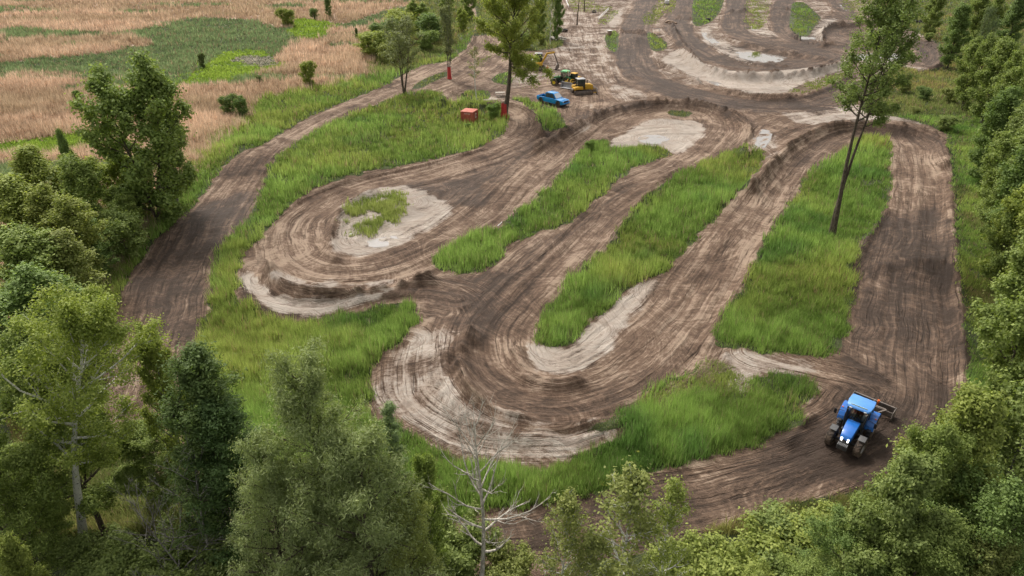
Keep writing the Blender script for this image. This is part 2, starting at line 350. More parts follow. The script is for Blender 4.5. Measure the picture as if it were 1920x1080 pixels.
def mat_ground():
    q = NT('earth')
    geo = q.n('ShaderNodeNewGeometry'); pos = geo.outputs['Position']
    ac, al = q.attr('across').outputs['Fac'], q.attr('along').outputs['Fac']
    tw, pale, dark, gr = [q.attr(a).outputs['Fac'] for a in ('lane', 'pale', 'damp', 'turf')]
    wob = q.math('MULTIPLY', q.math('SUBTRACT', q.noise(pos, .12, 2), .5), 1.6)
    acw = q.math('ADD', ac, wob)
    v1 = q.vec(q.math('MULTIPLY', acw, 1.0), q.math('MULTIPLY', al, .045))
    v2 = q.vec(q.math('MULTIPLY', acw, 3.2), q.math('MULTIPLY', al, .09), 7.0)
    v3 = q.vec(q.math('MULTIPLY', ac, 9.0), q.math('MULTIPLY', al, .22), 3.0)
    s1 = q.math('ADD', q.math('MULTIPLY', q.math('SUBTRACT', q.noise(v1, 1.0, 4, .6, .3), .5), 1.25), .5); s2 = q.noise(v2, 1.0, 4, .65, .5); s3 = q.noise(v3, 1.0, 3, .6)
    iso1 = q.noise(pos, .35, 5, .62, .8); iso2 = q.noise(pos, 2.2, 5, .7, .3); iso3 = q.noise(pos, 11.0, 4, .7)
    streak = q.math('ADD', q.math('MULTIPLY', s1, .46), q.math('ADD', q.math('MULTIPLY', s2, .36), q.math('MULTIPLY', s3, .18)))
    # random crossing wheel marks off the lanes
    rot = q.n('ShaderNodeVectorRotate'); rot.rotation_type = 'Z_AXIS'
    q.set(rot.inputs['Vector'], pos); q.set(rot.inputs['Angle'], q.math('MULTIPLY', q.noise(pos, .03, 2), 7.0))
    mp = q.n('ShaderNodeMapping'); q.set(mp.inputs['Vector'], rot.outputs[0]); mp.inputs['Scale'].default_value = (1.5, .12, 1)
    marks = q.noise(mp.outputs[0], 1.0, 4, .65, .4)
    off = q.math('ADD', q.math('MULTIPLY', marks, .55), q.math('MULTIPLY', iso1, .45))
    base = q.n('ShaderNodeMix'); base.data_type = 'FLOAT'
    q.set(base.inputs[0], q.math('MULTIPLY', tw, .86)); q.set(base.inputs[2], off); q.set(base.inputs[3], streak)
    f = base.outputs[0]
    f = q.math('ADD', f, q.math('MULTIPLY', q.math('SUBTRACT', marks, .5), .30))
    f = q.math('ADD', f, q.math('MULTIPLY', q.math('SUBTRACT', iso2, .5), .34))
    f = q.math('ADD', f, q.math('MULTIPLY', q.math('SUBTRACT', iso3, .5), .22))
    f = q.math('ADD', f, q.math('MULTIPLY', q.math('SUBTRACT', iso1, .5), .5))
    f = q.math('ADD', f, q.math('MULTIPLY', q.math('SUBTRACT', q.noise(pos, .11, 4, .6, .5), .5), .5))
    f = q.math('SUBTRACT', f, q.math('MULTIPLY', dark, .16))
    # narrow grooves and crumbs
    def line(nz, w): return q.math('SUBTRACT', 1.0, q.ramp(q.math('ABSOLUTE', q.math('SUBTRACT', nz, .5)), 0.0, w))
    gro = q.math('MULTIPLY', line(q.noise(q.vec(q.math('MULTIPLY', acw, 1.9), q.math('MULTIPLY', al, .05), 21.0), 1.0, 2, .5), .022), tw)
    gro2 = q.math('MULTIPLY', line(marks, .012), q.math('SUBTRACT', 1.0, q.math('MULTIPLY', tw, .8)))
    gr_ = q.math('MULTIPLY', q.math('MAXIMUM', gro, gro2), q.ramp(iso1, .38, .58))
    crumb = q.ramp(q.noise(pos, 5.5, 4, .75), .56, .68)
    f = q.math('SUBTRACT', f, q.math('MULTIPLY', gr_, .16)); f = q.math('SUBTRACT', f, q.math('MULTIPLY', crumb, .07))
    f0 = f
    dry = q.ramp(f, .445, .64)
    mud = q.mix(q.ramp(f0, .26, .50), (0.050, 0.031, 0.020), (0.170, 0.109, 0.073))
    col = q.mix(dry, mud, (0.40, 0.298, 0.218))
    pf = q.math('ADD', q.math('MULTIPLY', pale, 1.0), q.math('MULTIPLY', q.math('SUBTRACT', f0, .47), 2.2), clamp=True)
    sand = q.mix(q.ramp(iso1, .35, .7), (0.42, 0.352, 0.292), (0.59, 0.52, 0.45))
    sand = q.mix(q.math('MULTIPLY', q.ramp(marks, .50, .62), .6), sand, (0.22, 0.165, 0.13))
    pm = q.math('MULTIPLY', q.ramp(pf, .35, .85), q.ramp(pale, .02, .2))
    col = q.mix(pm, col, sand)
    col = q.mix(q.math('MULTIPLY', q.ramp(iso3, .3, .75), .35), col, q.mix(.5, col, (0.08, 0.055, 0.042)))
    turf = q.mix(q.ramp(iso2, .3, .7), (0.035, 0.05, 0.016), (0.085, 0.10, 0.035))
    turf = q.mix(q.attr('reed').outputs['Fac'], turf, q.mix(q.ramp(iso1, .3, .7), (0.36, 0.25, 0.18), (0.48, 0.36, 0.27)))
    turf = q.mix(q.attr('moss').outputs['Fac'], turf, q.mix(q.ramp(iso1, .3, .7), (0.10, 0.16, 0.03), (0.19, 0.25, 0.05)))
    tf = q.ramp(q.math('ADD', gr, q.math('MULTIPLY', q.math('SUBTRACT', iso2, .5), .8)), .35, .65)
    col = q.mix(tf, col, turf)
    bsum = q.math('ADD', q.math('MULTIPLY', base.outputs[0], .9), q.math('ADD', q.math('MULTIPLY', iso2, .35), q.math('SUBTRACT', q.math('MULTIPLY', iso3, .30), q.math('MULTIPLY', gr_, .22))))
    bp = q.n('ShaderNodeBump'); bp.inputs['Strength'].default_value = 1.0; bp.inputs['Distance'].default_value = .5
    q.set(bp.inputs['Height'], bsum)
    rg = q.math('SUBTRACT', .93, q.math('MULTIPLY', dark, .22))
    b = q.bsdf(col, rg, 0.0, .35); q.set(b.inputs['Normal'], bp.outputs[0])
    return q.done(b.outputs[0])

def mat_simple(name, col, rough=.6, metal=0.0, var=.0, scale=6.0, spec=.4, dirt=None, coat=0.0):
    q = NT(name); tc = q.n('ShaderNodeTexCoord').outputs['Object']
    n = q.noise(tc, scale, 5, .6)
    c = q.mix(q.ramp(n, .3, .72), tuple(v*(1-var) for v in col), tuple(min(v*(1+var), .95) for v in col))
    if dirt:
        sx = q.n('ShaderNodeSeparateXYZ'); q.set(sx.inputs[0], tc)
        dn = q.noise(tc, scale*.6, 6, .7)
        df = q.math('MULTIPLY', q.ramp(q.math('SUBTRACT', dn, q.math('MULTIPLY', sx.outputs[2], dirt[1])), .34, .62), dirt[0])
        c = q.mix(df, c, (0.17, 0.125, 0.095))
        rough = q.math('ADD', q.math('MULTIPLY', df, .5), rough, clamp=True)
    b = q.bsdf(c, rough, metal, spec); b.inputs['Coat Weight'].default_value = coat
    return q.done(b.outputs[0])

def mat_blade():
    q = NT('grass_blades'); c = q.attr('tint').outputs['Color']
    d = q.n('ShaderNodeBsdfDiffuse'); q.set(d.inputs[0], c)
    t = q.n('ShaderNodeBsdfTranslucent'); q.set(t.inputs[0], c)
    m = q.n('ShaderNodeMixShader'); m.inputs[0].default_value = .4
    q.t.links.new(d.outputs[0], m.inputs[1]); q.t.links.new(t.outputs[0], m.inputs[2])
    return q.done(m.outputs[0])

def mat_leaf(name, dark, light):
    q = NT(name); a = q.attr('tint').outputs['Fac']
    oi = q.n('ShaderNodeObjectInfo')
    c = q.mix(a, dark, light)
    c = q.mix(1.0, c, oi.outputs['Color'], 'MULTIPLY')
    d = q.bsdf(c, .62, 0, .25)
    t = q.n('ShaderNodeBsdfTranslucent'); q.set(t.inputs[0], q.mix(1.0, c, (1.25, 1.3, .7), 'MULTIPLY'))
    m = q.n('ShaderNodeMixShader'); m.inputs[0].default_value = .38
    q.t.links.new(d.outputs[0], m.inputs[1]); q.t.links.new(t.outputs[0], m.inputs[2])
    return q.done(m.outputs[0])

def mat_bark(name, a, b, scale, thr=(.4, .6)):
    q = NT(name); tc = q.n('ShaderNodeTexCoord').outputs['Object']
    mp = q.n('ShaderNodeMapping'); q.set(mp.inputs['Vector'], tc); mp.inputs['Scale'].default_value = scale
    n = q.noise(mp.outputs[0], 3.0, 5, .65)
    bp = q.n('ShaderNodeBump'); bp.inputs['Strength'].default_value = .6; bp.inputs['Distance'].default_value = .05
    q.set(bp.inputs['Height'], n)
    s = q.bsdf(q.mix(q.ramp(n, *thr), a, b), .85, 0, .2); q.set(s.inputs['Normal'], bp.outputs[0])
    return q.done(s.outputs[0])

def tag(o, label=None, cat=None, group=None, kind=None):
    if label: o['label'] = label
    if cat: o['category'] = cat
    if group: o['group'] = group
    if kind: o['kind'] = kind
    return o

def np_mesh(name, V, F, mat=None, smooth=False):
    """V (n,3), F (m,k) arrays of equal-sized faces"""
    me = bpy.data.meshes.new(name); V = np.ascontiguousarray(V, np.float32); F = np.ascontiguousarray(F, np.int32)
    me.vertices.add(len(V)); me.vertices.foreach_set('co', V.ravel())
    m, k = F.shape
    me.loops.add(m*k); me.loops.foreach_set('vertex_index', F.ravel())
    me.polygons.add(m); me.polygons.foreach_set('loop_start', np.arange(0, m*k, k, dtype=np.int32))
    me.polygons.foreach_set('loop_total', np.full(m, k, np.int32))
    if smooth: me.polygons.foreach_set('use_smooth', np.ones(m, bool))
    me.update(calc_edges=True)
    if mat: me.materials.append(mat)
    return me

# ------------------------------------------------------------------ ground: one sheet to the horizon
NR, NCOL = 860, 900
_t = np.linspace(0, 1, NR)
ry = 1/((1-_t)*(1/24.0)**.72+_t*(1/420.0)**.72)**(1/.72)
ry = np.concatenate([[-60, -25, -5, 8, 16], ry, [470, 560, 700, 950, 1400, 2200, 3600]])
_c = np.linspace(-1, 1, NCOL)
cs = np.concatenate([[-9, -4, -2, -1.4, -1.15], _c*1.0, [1.15, 1.4, 2, 4, 9]])
wid = .80*np.abs(ry)+10
GX = cs[None, :]*wid[:, None]; GY = np.repeat(ry[:, None], len(cs), 1)
GZ = height(GX, GY)
fz = (CAM_H-0)/(CAM_H-GZ)
FX = (GX*fz).ravel(); FY = (GY*fz).ravel()
n1 = (fbm(FX/1.1, FY/1.1, 51, 3)-.5); n2 = (fbm(FX/4, FY/4, 52, 3)-.5)
kind, bh, gsd = grass_kind(FX, FY)
pale = np.zeros_like(FX); dark = np.zeros_like(FX)
for p, s in PALE:
    d = sdf(p, FX, FY)+n1*1.0+n2*.8; pale = np.maximum(pale, s*sstep(-.9, .9, d))
for p, s in DARK:
    d = sdf(p, FX, FY)+n2*2.0; dark = np.maximum(dark, s*sstep(-1.2, 1.2, d))
best = np.full(FX.shape, 9.0); sec = np.full(FX.shape, 9.0); across = np.zeros_like(FX); along = np.zeros_like(FX)
for i, (ln, wd) in enumerate(LN):
    D, A, L = linedist(ln, FX, FY, wd*2.2, True)
    q_ = D/wd; b = q_ < best
    sec = np.where(b, best, np.minimum(sec, q_))
    best[b] = q_[b]; across[b] = A[b]+i*31.7; along[b] = L[b]+i*113.0
for i in (2, 3, 4, 5, 6):
    D, A, L = linedist(LN[i][0], FX, FY, LN[i][1]*1.4, True); dark = np.maximum(dark, .95*(1-sstep(.75, 1.15, D/LN[i][1]+n2*.5)))
    pale = np.where(D < LN[i][1]*.85, pale*.35, pale)
bk = (FY > 135)&(FX > 12)&(dark < .3); pale = np.where(bk, np.maximum(pale, .42), pale)
lane = (1-sstep(1.05, 1.7, best+n2*.3))*sstep(0, .22, sec-best)
turf = np.where(kind >= 0, sstep(-.2, .5, gsd)*np.where(kind == 1, .42, 1.0), 0.0)
rut = (vnoise(across*1.7, along*.04, 61)-.5)*.26+(vnoise(across*4.5, along*.07, 62)-.5)*.07
lump = (fbm(GX.ravel()/.8, GY.ravel()/.8, 63, 3)-.5)*.2
near = np.clip(1.4-GY.ravel()/260, .3, 1)
GZ = GZ+((rut*lane*(1-turf)+lump*(1-.4*lane)*(1+.9*dark))*near).reshape(GZ.shape)
_z = GZ.ravel()
for s_, zz_ in zip(PUD, PUDZ):
    d_ = sdf(P(s_), FX, FY, 3)+n1*.8
    b_ = sstep(-1.6, -.1, d_); _z = _z*(1-b_)+b_*(zz_-.05*sstep(-.3, .3, d_)+.04*(1-sstep(-.3, .1, d_))+lump*.15)
GZ = _z.reshape(GZ.shape)
nr, nc = GZ.shape
V = np.stack([GX, GY, GZ], -1).reshape(-1, 3)
ii = np.arange(nr*nc).reshape(nr, nc)
F = np.stack([ii[:-1, :-1], ii[:-1, 1:], ii[1:, 1:], ii[1:, :-1]], -1).reshape(-1, 4)
me = np_mesh('ground', V, F, mat_ground(), True)
for nm, arr in (('across', across), ('along', along), ('lane', lane), ('pale', pale), ('damp', dark), ('turf', turf),
                ('reed', (kind == 2)*1.0), ('moss', (kind == 5)*1.0)):
    a = me.attributes.new(nm, 'FLOAT', 'POINT'); a.data.foreach_set('value', arr.astype(np.float32))
go = bpy.data.objects.new('ground', me); C.objects.link(go); tag(go, kind='structure')

# ------------------------------------------------------------------ puddles
def mat_puddle(name, col, rough):
    q = NT(name); pos = q.n('ShaderNodeNewGeometry').outputs['Position']
    n = q.noise(pos, 1.2, 4, .6)
    bp = q.n('ShaderNodeBump'); bp.inputs['Strength'].default_value = .12; bp.inputs['Distance'].default_value = .02
    q.set(bp.inputs['Height'], q.noise(pos, 5.0, 2, .5))
    b = q.bsdf(q.mix(q.ramp(n, .35, .7), col, tuple(c*.85 for c in col)), rough, 0, 1.0); q.set(b.inputs['Normal'], bp.outputs[0])
    b.inputs['IOR'].default_value = 1.6
    return q.done(b.outputs[0])
M_pud = mat_puddle('puddle_water', (0.27, 0.25, 0.23), .04)
M_pond = mat_puddle('pond_water', (0.22, 0.19, 0.13), .05)
def sheet(name, s, m, lift=.05, n=2, zz=None):
    p = chaikin(P(s), n); c = p.mean(0)
    rg_ = random.Random(len(s)); q = []
    for i, v in enumerate(p): q.append(c+(v-c)*(1+rg_.uniform(-.10, .10)))
    q = np.array(q)
    if zz is None: zz = float(np.median(height(q[:, 0], q[:, 1])))+lift
    else: q = c+(q-c)*1.12
    k = (CAM_H-zz)/CAM_H; q = q*k; c = c*k
    Vv = [(c[0], c[1], zz)]+[(x, y, zz) for x, y in q]
    m_ = bpy.data.meshes.new(name); m_.from_pydata(Vv, [], [(0, i+1, (i+1) % len(q)+1) for i in range(len(q))]); m_.materials.append(m)
    o = bpy.data.objects.new(name, m_); C.objects.link(o); tag(o, kind='structure'); return o
for s, zz in zip(PUD, PUDZ): sheet('puddle', s, M_pud, zz=zz)
sheet('pond_water', '575,84 600,76 640,62 700,48 712,54 668,68 640,78 590,88', M_pond, .12)

# ------------------------------------------------------------------ grass, reeds and weeds (blades)
TINTS = {0: ((0.14, 0.225, 0.045), (0.40, 0.56, 0.145)), 1: ((0.20, 0.27, 0.06), (0.44, 0.49, 0.15)), 2: ((0.46, 0.32, 0.22), (0.82, 0.63, 0.46)),
         3: ((0.12, 0.17, 0.045), (0.37, 0.42, 0.14)), 4: ((0.15, 0.22, 0.09), (0.34, 0.43, 0.20)), 5: ((0.22, 0.34, 0.05), (0.42, 0.54, 0.10)), 6: ((0.4, 0.36, 0.28), (0.6, 0.55, 0.46))}
def scatter(n, ylo, yhi, seed, power, density_cap=None):
    rg = np.random.default_rng(seed)
    u = rg.random(n); a = 1-power
    y = (ylo**a+u*(yhi**a-ylo**a))**(1/a)
    x = (rg.random(n)*2-1)*(.80*y+5)
    return x, y, rg
def build_blades(x, y, rg, name, per):
    z = height(x, y); f = CAM_H/(CAM_H-z); js_ = np.where(rg.random(len(x)) < .15, 1.1, .42); jx = rg.normal(0, 1, len(x))*js_; jy = rg.normal(0, 1, len(x))*js_; k, h, sd = grass_kind(x*f+jx, y*f+jy); sd = np.minimum(sd, sd+.0-np.hypot(jx, jy)*.5)
    keep = (k >= 0)
    # the woods' floor needs only a little
    edge = np.clip(sd/1.0, 0, 1)
    keep &= rg.random(len(x)) < (.35+.65*edge)
    bs = fbm(x/1.7+40, y/1.7, 78, 3); keep &= ~((k == 0) & (bs < .36) & (rg.random(len(x)) < .65))
    thin = (k == 1) & (fbm(x/2.2, y/2.2, 77, 2) < .34); keep &= ~thin
    x, y, z, k, h, sd = [a[keep] for a in (x, y, z, k, h, sd)]
    n = len(x)
    patch = fbm(x/5.5, y/5.5, 71, 4); patch2 = fbm(x/.9, y/.9, 72, 2)
    pt = np.clip((patch-.5)*3.4+.5, 0, 1); p2 = np.clip((patch2-.5)*2+.5, 0, 1)
    hh = h*(.34+.40*pt+.42*p2)*np.clip(.5+sd*.6, .45, 1)
    t = np.clip(.45*pt+.35*p2+.3*rg.random(n)-.05, 0, 1)
    lo = np.array([TINTS[i][0] for i in range(7)])[k]; hi = np.array([TINTS[i][1] for i in range(7)])[k]
    col = lo+(hi-lo)*t[:, None]
    # dead stems among the green
    deadp = ((k == 0) & (rg.random(n) < .05)) | ((k == 3) & (rg.random(n) < .14)) | ((k == 4) & (rg.random(n) < .12))
    col[deadp] = np.array([.36, .29, .17])
    # the southern verges are yellower than the islands
    yl = np.clip(fbm(x/11, y/11, 75, 4)*4-1.7, 0, 1)[:, None]*((k == 0) | (k == 3))[:, None]
    col = col*(1+yl*np.array([.27, .05, .10]))
    dg = np.clip(fbm(x/4, y/4, 79, 3)*5-2.9, 0, 1)[:, None]*(k == 0)[:, None]
    col = col*(1-dg*np.array([.30, .18, .15])); rd = np.clip(fbm(x/30, y/9, 80, 3)*3-1, 0, 1)[:, None]*(k == 2)[:, None]; col = col*(1-rd*np.array([.22, .20, .25]))
    V = np.empty((n*per, 3, 3)); CC = np.repeat(col, per, 0)
    bx = np.repeat(x, per)+rg.normal(0, .14, n*per); by = np.repeat(y, per)+rg.normal(0, .14, n*per); bz = np.repeat(z, per)-.03
    H = np.repeat(hh, per)*rg.uniform(.55, 1.15, n*per)
    ang = rg.uniform(0, math.pi, n*per); wv = np.maximum(.023, by*.00058)*rg.uniform(.7, 1.5, n*per)*np.where(np.repeat(k, per) == 5, 2.0, 1)
    lx = rg.normal(0, .17, n*per)*H; ly = rg.normal(0, .17, n*per)*H
    V[:, 0, 0] = bx-np.cos(ang)*wv; V[:, 0, 1] = by-np.sin(ang)*wv; V[:, 0, 2] = bz
    V[:, 1, 0] = bx+np.cos(ang)*wv; V[:, 1, 1] = by+np.sin(ang)*wv; V[:, 1, 2] = bz
    V[:, 2, 0] = bx+lx; V[:, 2, 1] = by+ly; V[:, 2, 2] = bz+H
    CC = CC*rg.uniform(.65, 1.35, (n*per, 1))
    F = np.arange(n*per*3).reshape(-1, 3)
    me = np_mesh(name, V.reshape(-1, 3), F, M_blade)
    a = me.attributes.new('tint', 'FLOAT_COLOR', 'POINT')
    c4 = np.ones((n*per*3, 4), np.float32); c4[:, :3] = np.repeat(CC, 3, 0); a.data.foreach_set('color', c4.ravel())
    o = bpy.data.objects.new(name, me); C.objects.link(o); return k, o
M_blade = mat_blade()
GRASS_N = 1.0
x, y, rg = scatter(int(720000*GRASS_N), 26, 330, 5, 1.55)
_f = CAM_H/(CAM_H-height(x, y)); _k, _, _ = grass_kind(x*_f, y*_f)
for nm, ks in (('grass', (0, 1, 3)), ('reeds', (2, 6)), ('marsh_rushes', (4, 5))):
    m = np.isin(_k, ks)
    if m.any():
        _, o = build_blades(x[m], y[m], rg, nm, 3)
        tag(o, kind='stuff')
        if nm == 'grass': tag(o, 'tall green grass filling the islands between the dirt lanes', 'grass')
        if nm == 'reeds': tag(o, 'tan dry reeds covering the marsh beyond the left track', 'reeds')
        if nm == 'marsh_rushes': tag(o, 'dark and yellow green rushes in bands across the marsh', 'rushes')

# ------------------------------------------------------------------ trees
def tube(V, F, pts, rad, sides):
    """append a tapered tube; V, F python lists"""
    pts = [Vector(p) for p in pts]; b = len(V)
    for i, p in enumerate(pts):
        d = (pts[min(i+1, len(pts)-1)]-pts[max(i-1, 0)]).normalized()
        u = d.orthogonal().normalized() if i == 0 else (u-d*u.dot(d)).normalized()
        v = d.cross(u)
        for s in range(sides):
            a = 2*math.pi*s/sides; V.append(p+(u*math.cos(a)+v*math.sin(a))*rad[i])
    for i in range(len(pts)-1):
        for s in range(sides):
            s2 = (s+1) % sides
            F.append((b+i*sides+s, b+i*sides+s2, b+(i+1)*sides+s2, b+(i+1)*sides+s))
def bend(rg, p, d, ln, n, curl, jit):
    """a limb path: from p along d, curling upwards (curl>0) or drooping"""
    pts = [p]; d = d.normalized()
    for i in range(n):
        d = (d+Vector((0, 0, curl/n))+Vector((rg.uniform(-jit, jit), rg.uniform(-jit, jit), rg.uniform(-jit, jit)))).normalized()
        pts.append(pts[-1]+d*(ln/n))
    return pts
def skeleton(seed, H, r0, clear=.25, nb=26, blen=.34, el=(15, 60), curl=.5, nsub=5, sub=.45, twig=3, profile='round', lean=(0, 0), stems=1, spread=.25, jit=.10, sides=7, top=1.0):
    rg = random.Random(seed); V, F, tips = [], [], []
    for st in range(stems):
        if stems > 1:
            a = st*2*math.pi/stems+rg.uniform(-.4, .4); ld = Vector((math.cos(a), math.sin(a), 0))*spread*rg.uniform(.7, 1.2)
        else: ld = Vector((0, 0, 0))
        hh = H*(1 if st == 0 else rg.uniform(.78, .98)); rr = r0*(1 if st == 0 else .8)
        n = 14; base = Vector((0, 0, 0))+ld*.5*r0; tp = []
        wx, wy = rg.uniform(0, 6), rg.uniform(0, 6)
        for i in range(n+1):
            t = i/n
            tp.append(base+Vector((lean[0]*t+ld.x*hh*t**.8+.012*H*math.sin(wx+t*6), lean[1]*t+ld.y*hh*t**.8+.012*H*math.cos(wy+t*5), hh*t)))
        tr = [rr*(1.25 if i == 0 else 1)*(1-.93*(i/n)**.9)+.008 for i in range(n+1)]
        tube(V, F, tp, tr, sides)
        def trunk(t):
            i = min(int(t*n), n-1); return tp[i].lerp(tp[i+1], t*n-i), tr[i]
        for b in range(nb):
            t = clear+(top-clear)*((b+rg.random())/nb)**.9; t = min(t, .985)
            u = (t-clear)/(1-clear)
            if profile == 'round': f = math.sin(math.pi*(.12+.80*u))**.7
            elif profile == 'cone': f = (1-u)**.85+.06
            elif profile == 'column': f = .55+.6*math.sin(math.pi*min(u+.15, 1))
            elif profile == 'vase': f = .35+.75*u*(1.25-u)*1.9
            else: f = 1
            L = blen*H*f*rg.uniform(.72, 1.15)
            az = b*2.39996+rg.uniform(-.5, .5); e = R(el[0]+(el[1]-el[0])*u+rg.uniform(-9, 9))
            p, rt = trunk(t); d = Vector((math.cos(az)*math.cos(e), math.sin(az)*math.cos(e), math.sin(e)))
            bp = bend(rg, p, d, L, 6, curl, jit); rb = min(rt*.6, .016+L*.024)
            tube(V, F, bp, [rb*(1-.85*i/6)+.004 for i in range(7)], 5)
            tips += [(bp[3], bp[4], .35), (bp[4], bp[5], .6), (bp[5], bp[6], .9)]
            for s in range(nsub):
                j = 1+int(5*(s+rg.random())/nsub+.3); j = min(j, 5)
                d1 = (bp[j+1]-bp[j]).normalized() if j < 6 else d
                sd_ = (d1+Vector((rg.uniform(-1, 1), rg.uniform(-1, 1), rg.uniform(-.5, .8)))*.95).normalized()
                sl_ = L*sub*rg.uniform(.6, 1.15)*(1.1-.1*j)
                sp = bend(rg, bp[j], sd_, sl_, 4, curl*.6, jit*1.3); r1 = max(rb*.5*(1-.1*j), .006)
                tube(V, F, sp, [r1*(1-.8*i/4)+.003 for i in range(5)], 4)
                tips += [(sp[1], sp[2], .5), (sp[2], sp[3], .8), (sp[3], sp[4], 1.0)]
                for q in range(twig):
                    k = rg.randint(1, 3); d2 = ((sp[k+1]-sp[k]).normalized()+Vector((rg.uniform(-1, 1), rg.uniform(-1, 1), rg.uniform(-.6, .9)))).normalized()
                    tw = bend(rg, sp[k], d2, sl_*.5*rg.uniform(.6, 1.2), 3, curl*.4, jit*1.5)
                    tube(V, F, tw, [r1*.5+.003, r1*.4+.002, r1*.3+.002, .002], 3)
                    tips += [(tw[0], tw[2], .7), (tw[2], tw[3], .8)]
    return V, F, tips
def mesh_from(V, F, mat, name='trunk'):
    me = bpy.data.meshes.new(name); me.from_pydata([tuple(v) for v in V], [], F)
    me.polygons.foreach_set('use_smooth', np.ones(len(F), bool)); me.materials.append(mat); return me
def leaves(seed, tips, n, size, clump, mat, aspect=1.5, flat_=.0, droop=0.0, cull=0.0, H=None):
    rg = np.random.default_rng(seed); tp = np.array([tuple(t[0]) for t in tips]); tq = np.array([tuple(t[1]) for t in tips]); wt = np.array([t[2] for t in tips])
    if cull > 0:
        kp = rg.random(len(tp)) > cull; tp = tp[kp]; tq = tq[kp]; wt = wt[kp]
    tt = rg.random(len(tp))      # every clump has its own tone
    k = rg.choice(len(tp), n, p=wt/wt.sum())
    off = rg.normal(0, .62, (n, 3))*clump*rg.uniform(.5, 1.6, (n, 1))*np.array([1, 1, .8]); off[:, 2] -= droop*rg.random(n)*clump
    c = tp[k]+(tq[k]-tp[k])*rg.random((n, 1))+off
    nz = off/np.maximum(np.linalg.norm(off, axis=1)[:, None], 1e-6)+np.array([0, 0, .7])+rg.normal(0, .55, (n, 3))
    nz /= np.linalg.norm(nz, axis=1)[:, None]
    a = np.cross(nz, rg.normal(0, 1, (n, 3))); a /= np.linalg.norm(a, axis=1)[:, None]
    if droop > 0:
        a = a+np.array([0, 0, -droop]); a /= np.linalg.norm(a, axis=1)[:, None]
    b = np.cross(nz, a); b /= np.maximum(np.linalg.norm(b, axis=1)[:, None], 1e-6)
    s = size*rg.uniform(.6, 1.3, n); L = (s*aspect*.5)[:, None]; W = (s*.5)[:, None]
    V = np.stack([c-a*L, c+b*W+a*L*.1, c+a*L, c-b*W+a*L*.1], 1)
    F = np.arange(n*4).reshape(-1, 4); me = np_mesh('crown', V.reshape(-1, 3), F, mat)
    t = np.clip(.42*tt[k]+.5*rg.random(n)+.06, 0, 1)
    at_ = me.attributes.new('tint', 'FLOAT', 'POINT'); at_.data.foreach_set('value', np.repeat(t, 4).astype(np.float32))
    return me

B_brown = mat_bark('brown_bark', (0.05, 0.04, 0.03), (0.16, 0.13, 0.10), (5, 5, .8))
B_grey = mat_bark('grey_bark', (0.13, 0.12, 0.11), (0.34, 0.32, 0.29), (3, 3, 1.2))
B_white = mat_bark('white_bark', (0.05, 0.045, 0.04), (0.74, 0.72, 0.68), (2.2, 2.2, 4.5), (.38, .43))
B_pale = mat_bark('bleached_wood', (0.32, 0.29, 0.24), (0.60, 0.56, 0.49), (3, 3, 1.0))
B_red = mat_simple('red_paint', (0.50, 0.05, 0.045), .7, 0, .2, 5)
L_mid = mat_leaf('leaf_green', (0.115, 0.17, 0.04), (0.37, 0.44, 0.13))
L_yel = mat_leaf('leaf_yellow_green', (0.115, 0.165, 0.045), (0.35, 0.415, 0.135))
L_dark = mat_leaf('leaf_dark', (0.07, 0.115, 0.035), (0.19, 0.26, 0.08))
L_blue = mat_leaf('needle_grey_green', (0.17, 0.22, 0.085), (0.44, 0.50, 0.23))
L_pale = mat_leaf('leaf_grey_green', (0.14, 0.17, 0.075), (0.34, 0.37, 0.19))

KIT = {}
def kit(name, sk, lf, bark):
    V, F, tips = skeleton(**sk); KIT[name] = (mesh_from(V, F, bark), leaves(sk['seed']+9, tips, **lf) if lf else None, max(v.z for v in V)+(lf['clump']*.5 if lf else 0))
# near crowns (small leaves)
kit('maple_a', dict(seed=1, H=12, r0=.17, clear=.16, nb=30, blen=.30, el=(5, 62), curl=.5, nsub=6, twig=3), dict(n=72000, size=.085, clump=.30, mat=L_mid, cull=.15), B_brown)
kit('maple_b', dict(seed=2, H=12, r0=.16, clear=.12, nb=26, blen=.33, el=(10, 55), curl=.4, nsub=6, twig=3, stems=2, spread=.14), dict(n=72000, size=.085, clump=.30, mat=L_mid, cull=.2), B_brown)
kit('ash_near', dict(seed=3, H=12, r0=.15, clear=.10, nb=30, blen=.26, el=(20, 68), curl=.6, nsub=5, twig=3), dict(n=48000, size=.09, clump=.24, mat=L_yel, cull=.25, aspect=2.0), B_grey)
kit('poplar', dict(seed=4, H=17, r0=.28, clear=.46, nb=26, blen=.30, el=(12, 60), curl=.8, nsub=6, twig=3, jit=.16), dict(n=42000, size=.085, clump=.32, mat=L_mid, cull=.36), B_white)
kit('birch', dict(seed=5, H=9, r0=.07, clear=.16, nb=30, blen=.22, el=(35, 72), curl=.3, nsub=5, twig=2), dict(n=6000, size=.08, clump=.22, mat=L_yel, cull=.4), B_white)
kit('larch', dict(seed=6, H=16, r0=.20, clear=.12, nb=56, blen=.21, el=(12, 60), curl=.15, nsub=8, sub=.42, twig=3, profile='column', jit=.09), dict(n=62000, size=.036, clump=.28, mat=L_blue, aspect=5.0, droop=.5), B_brown)
kit('larch_b', dict(seed=16, H=15, r0=.17, clear=.10, nb=50, blen=.23, el=(12, 60), curl=.15, nsub=8, sub=.42, twig=3, profile='round', jit=.10), dict(n=58000, size=.038, clump=.30, mat=L_blue, aspect=5.0, droop=.5, cull=.1), B_brown)
kit('cedar', dict(seed=7, H=12, r0=.15, clear=.03, nb=60, blen=.17, el=(15, 60), curl=.4, nsub=6, twig=2, profile='round', jit=.16), dict(n=48000, size=.05, clump=.22, mat=L_dark, aspect=2.6), B_brown)
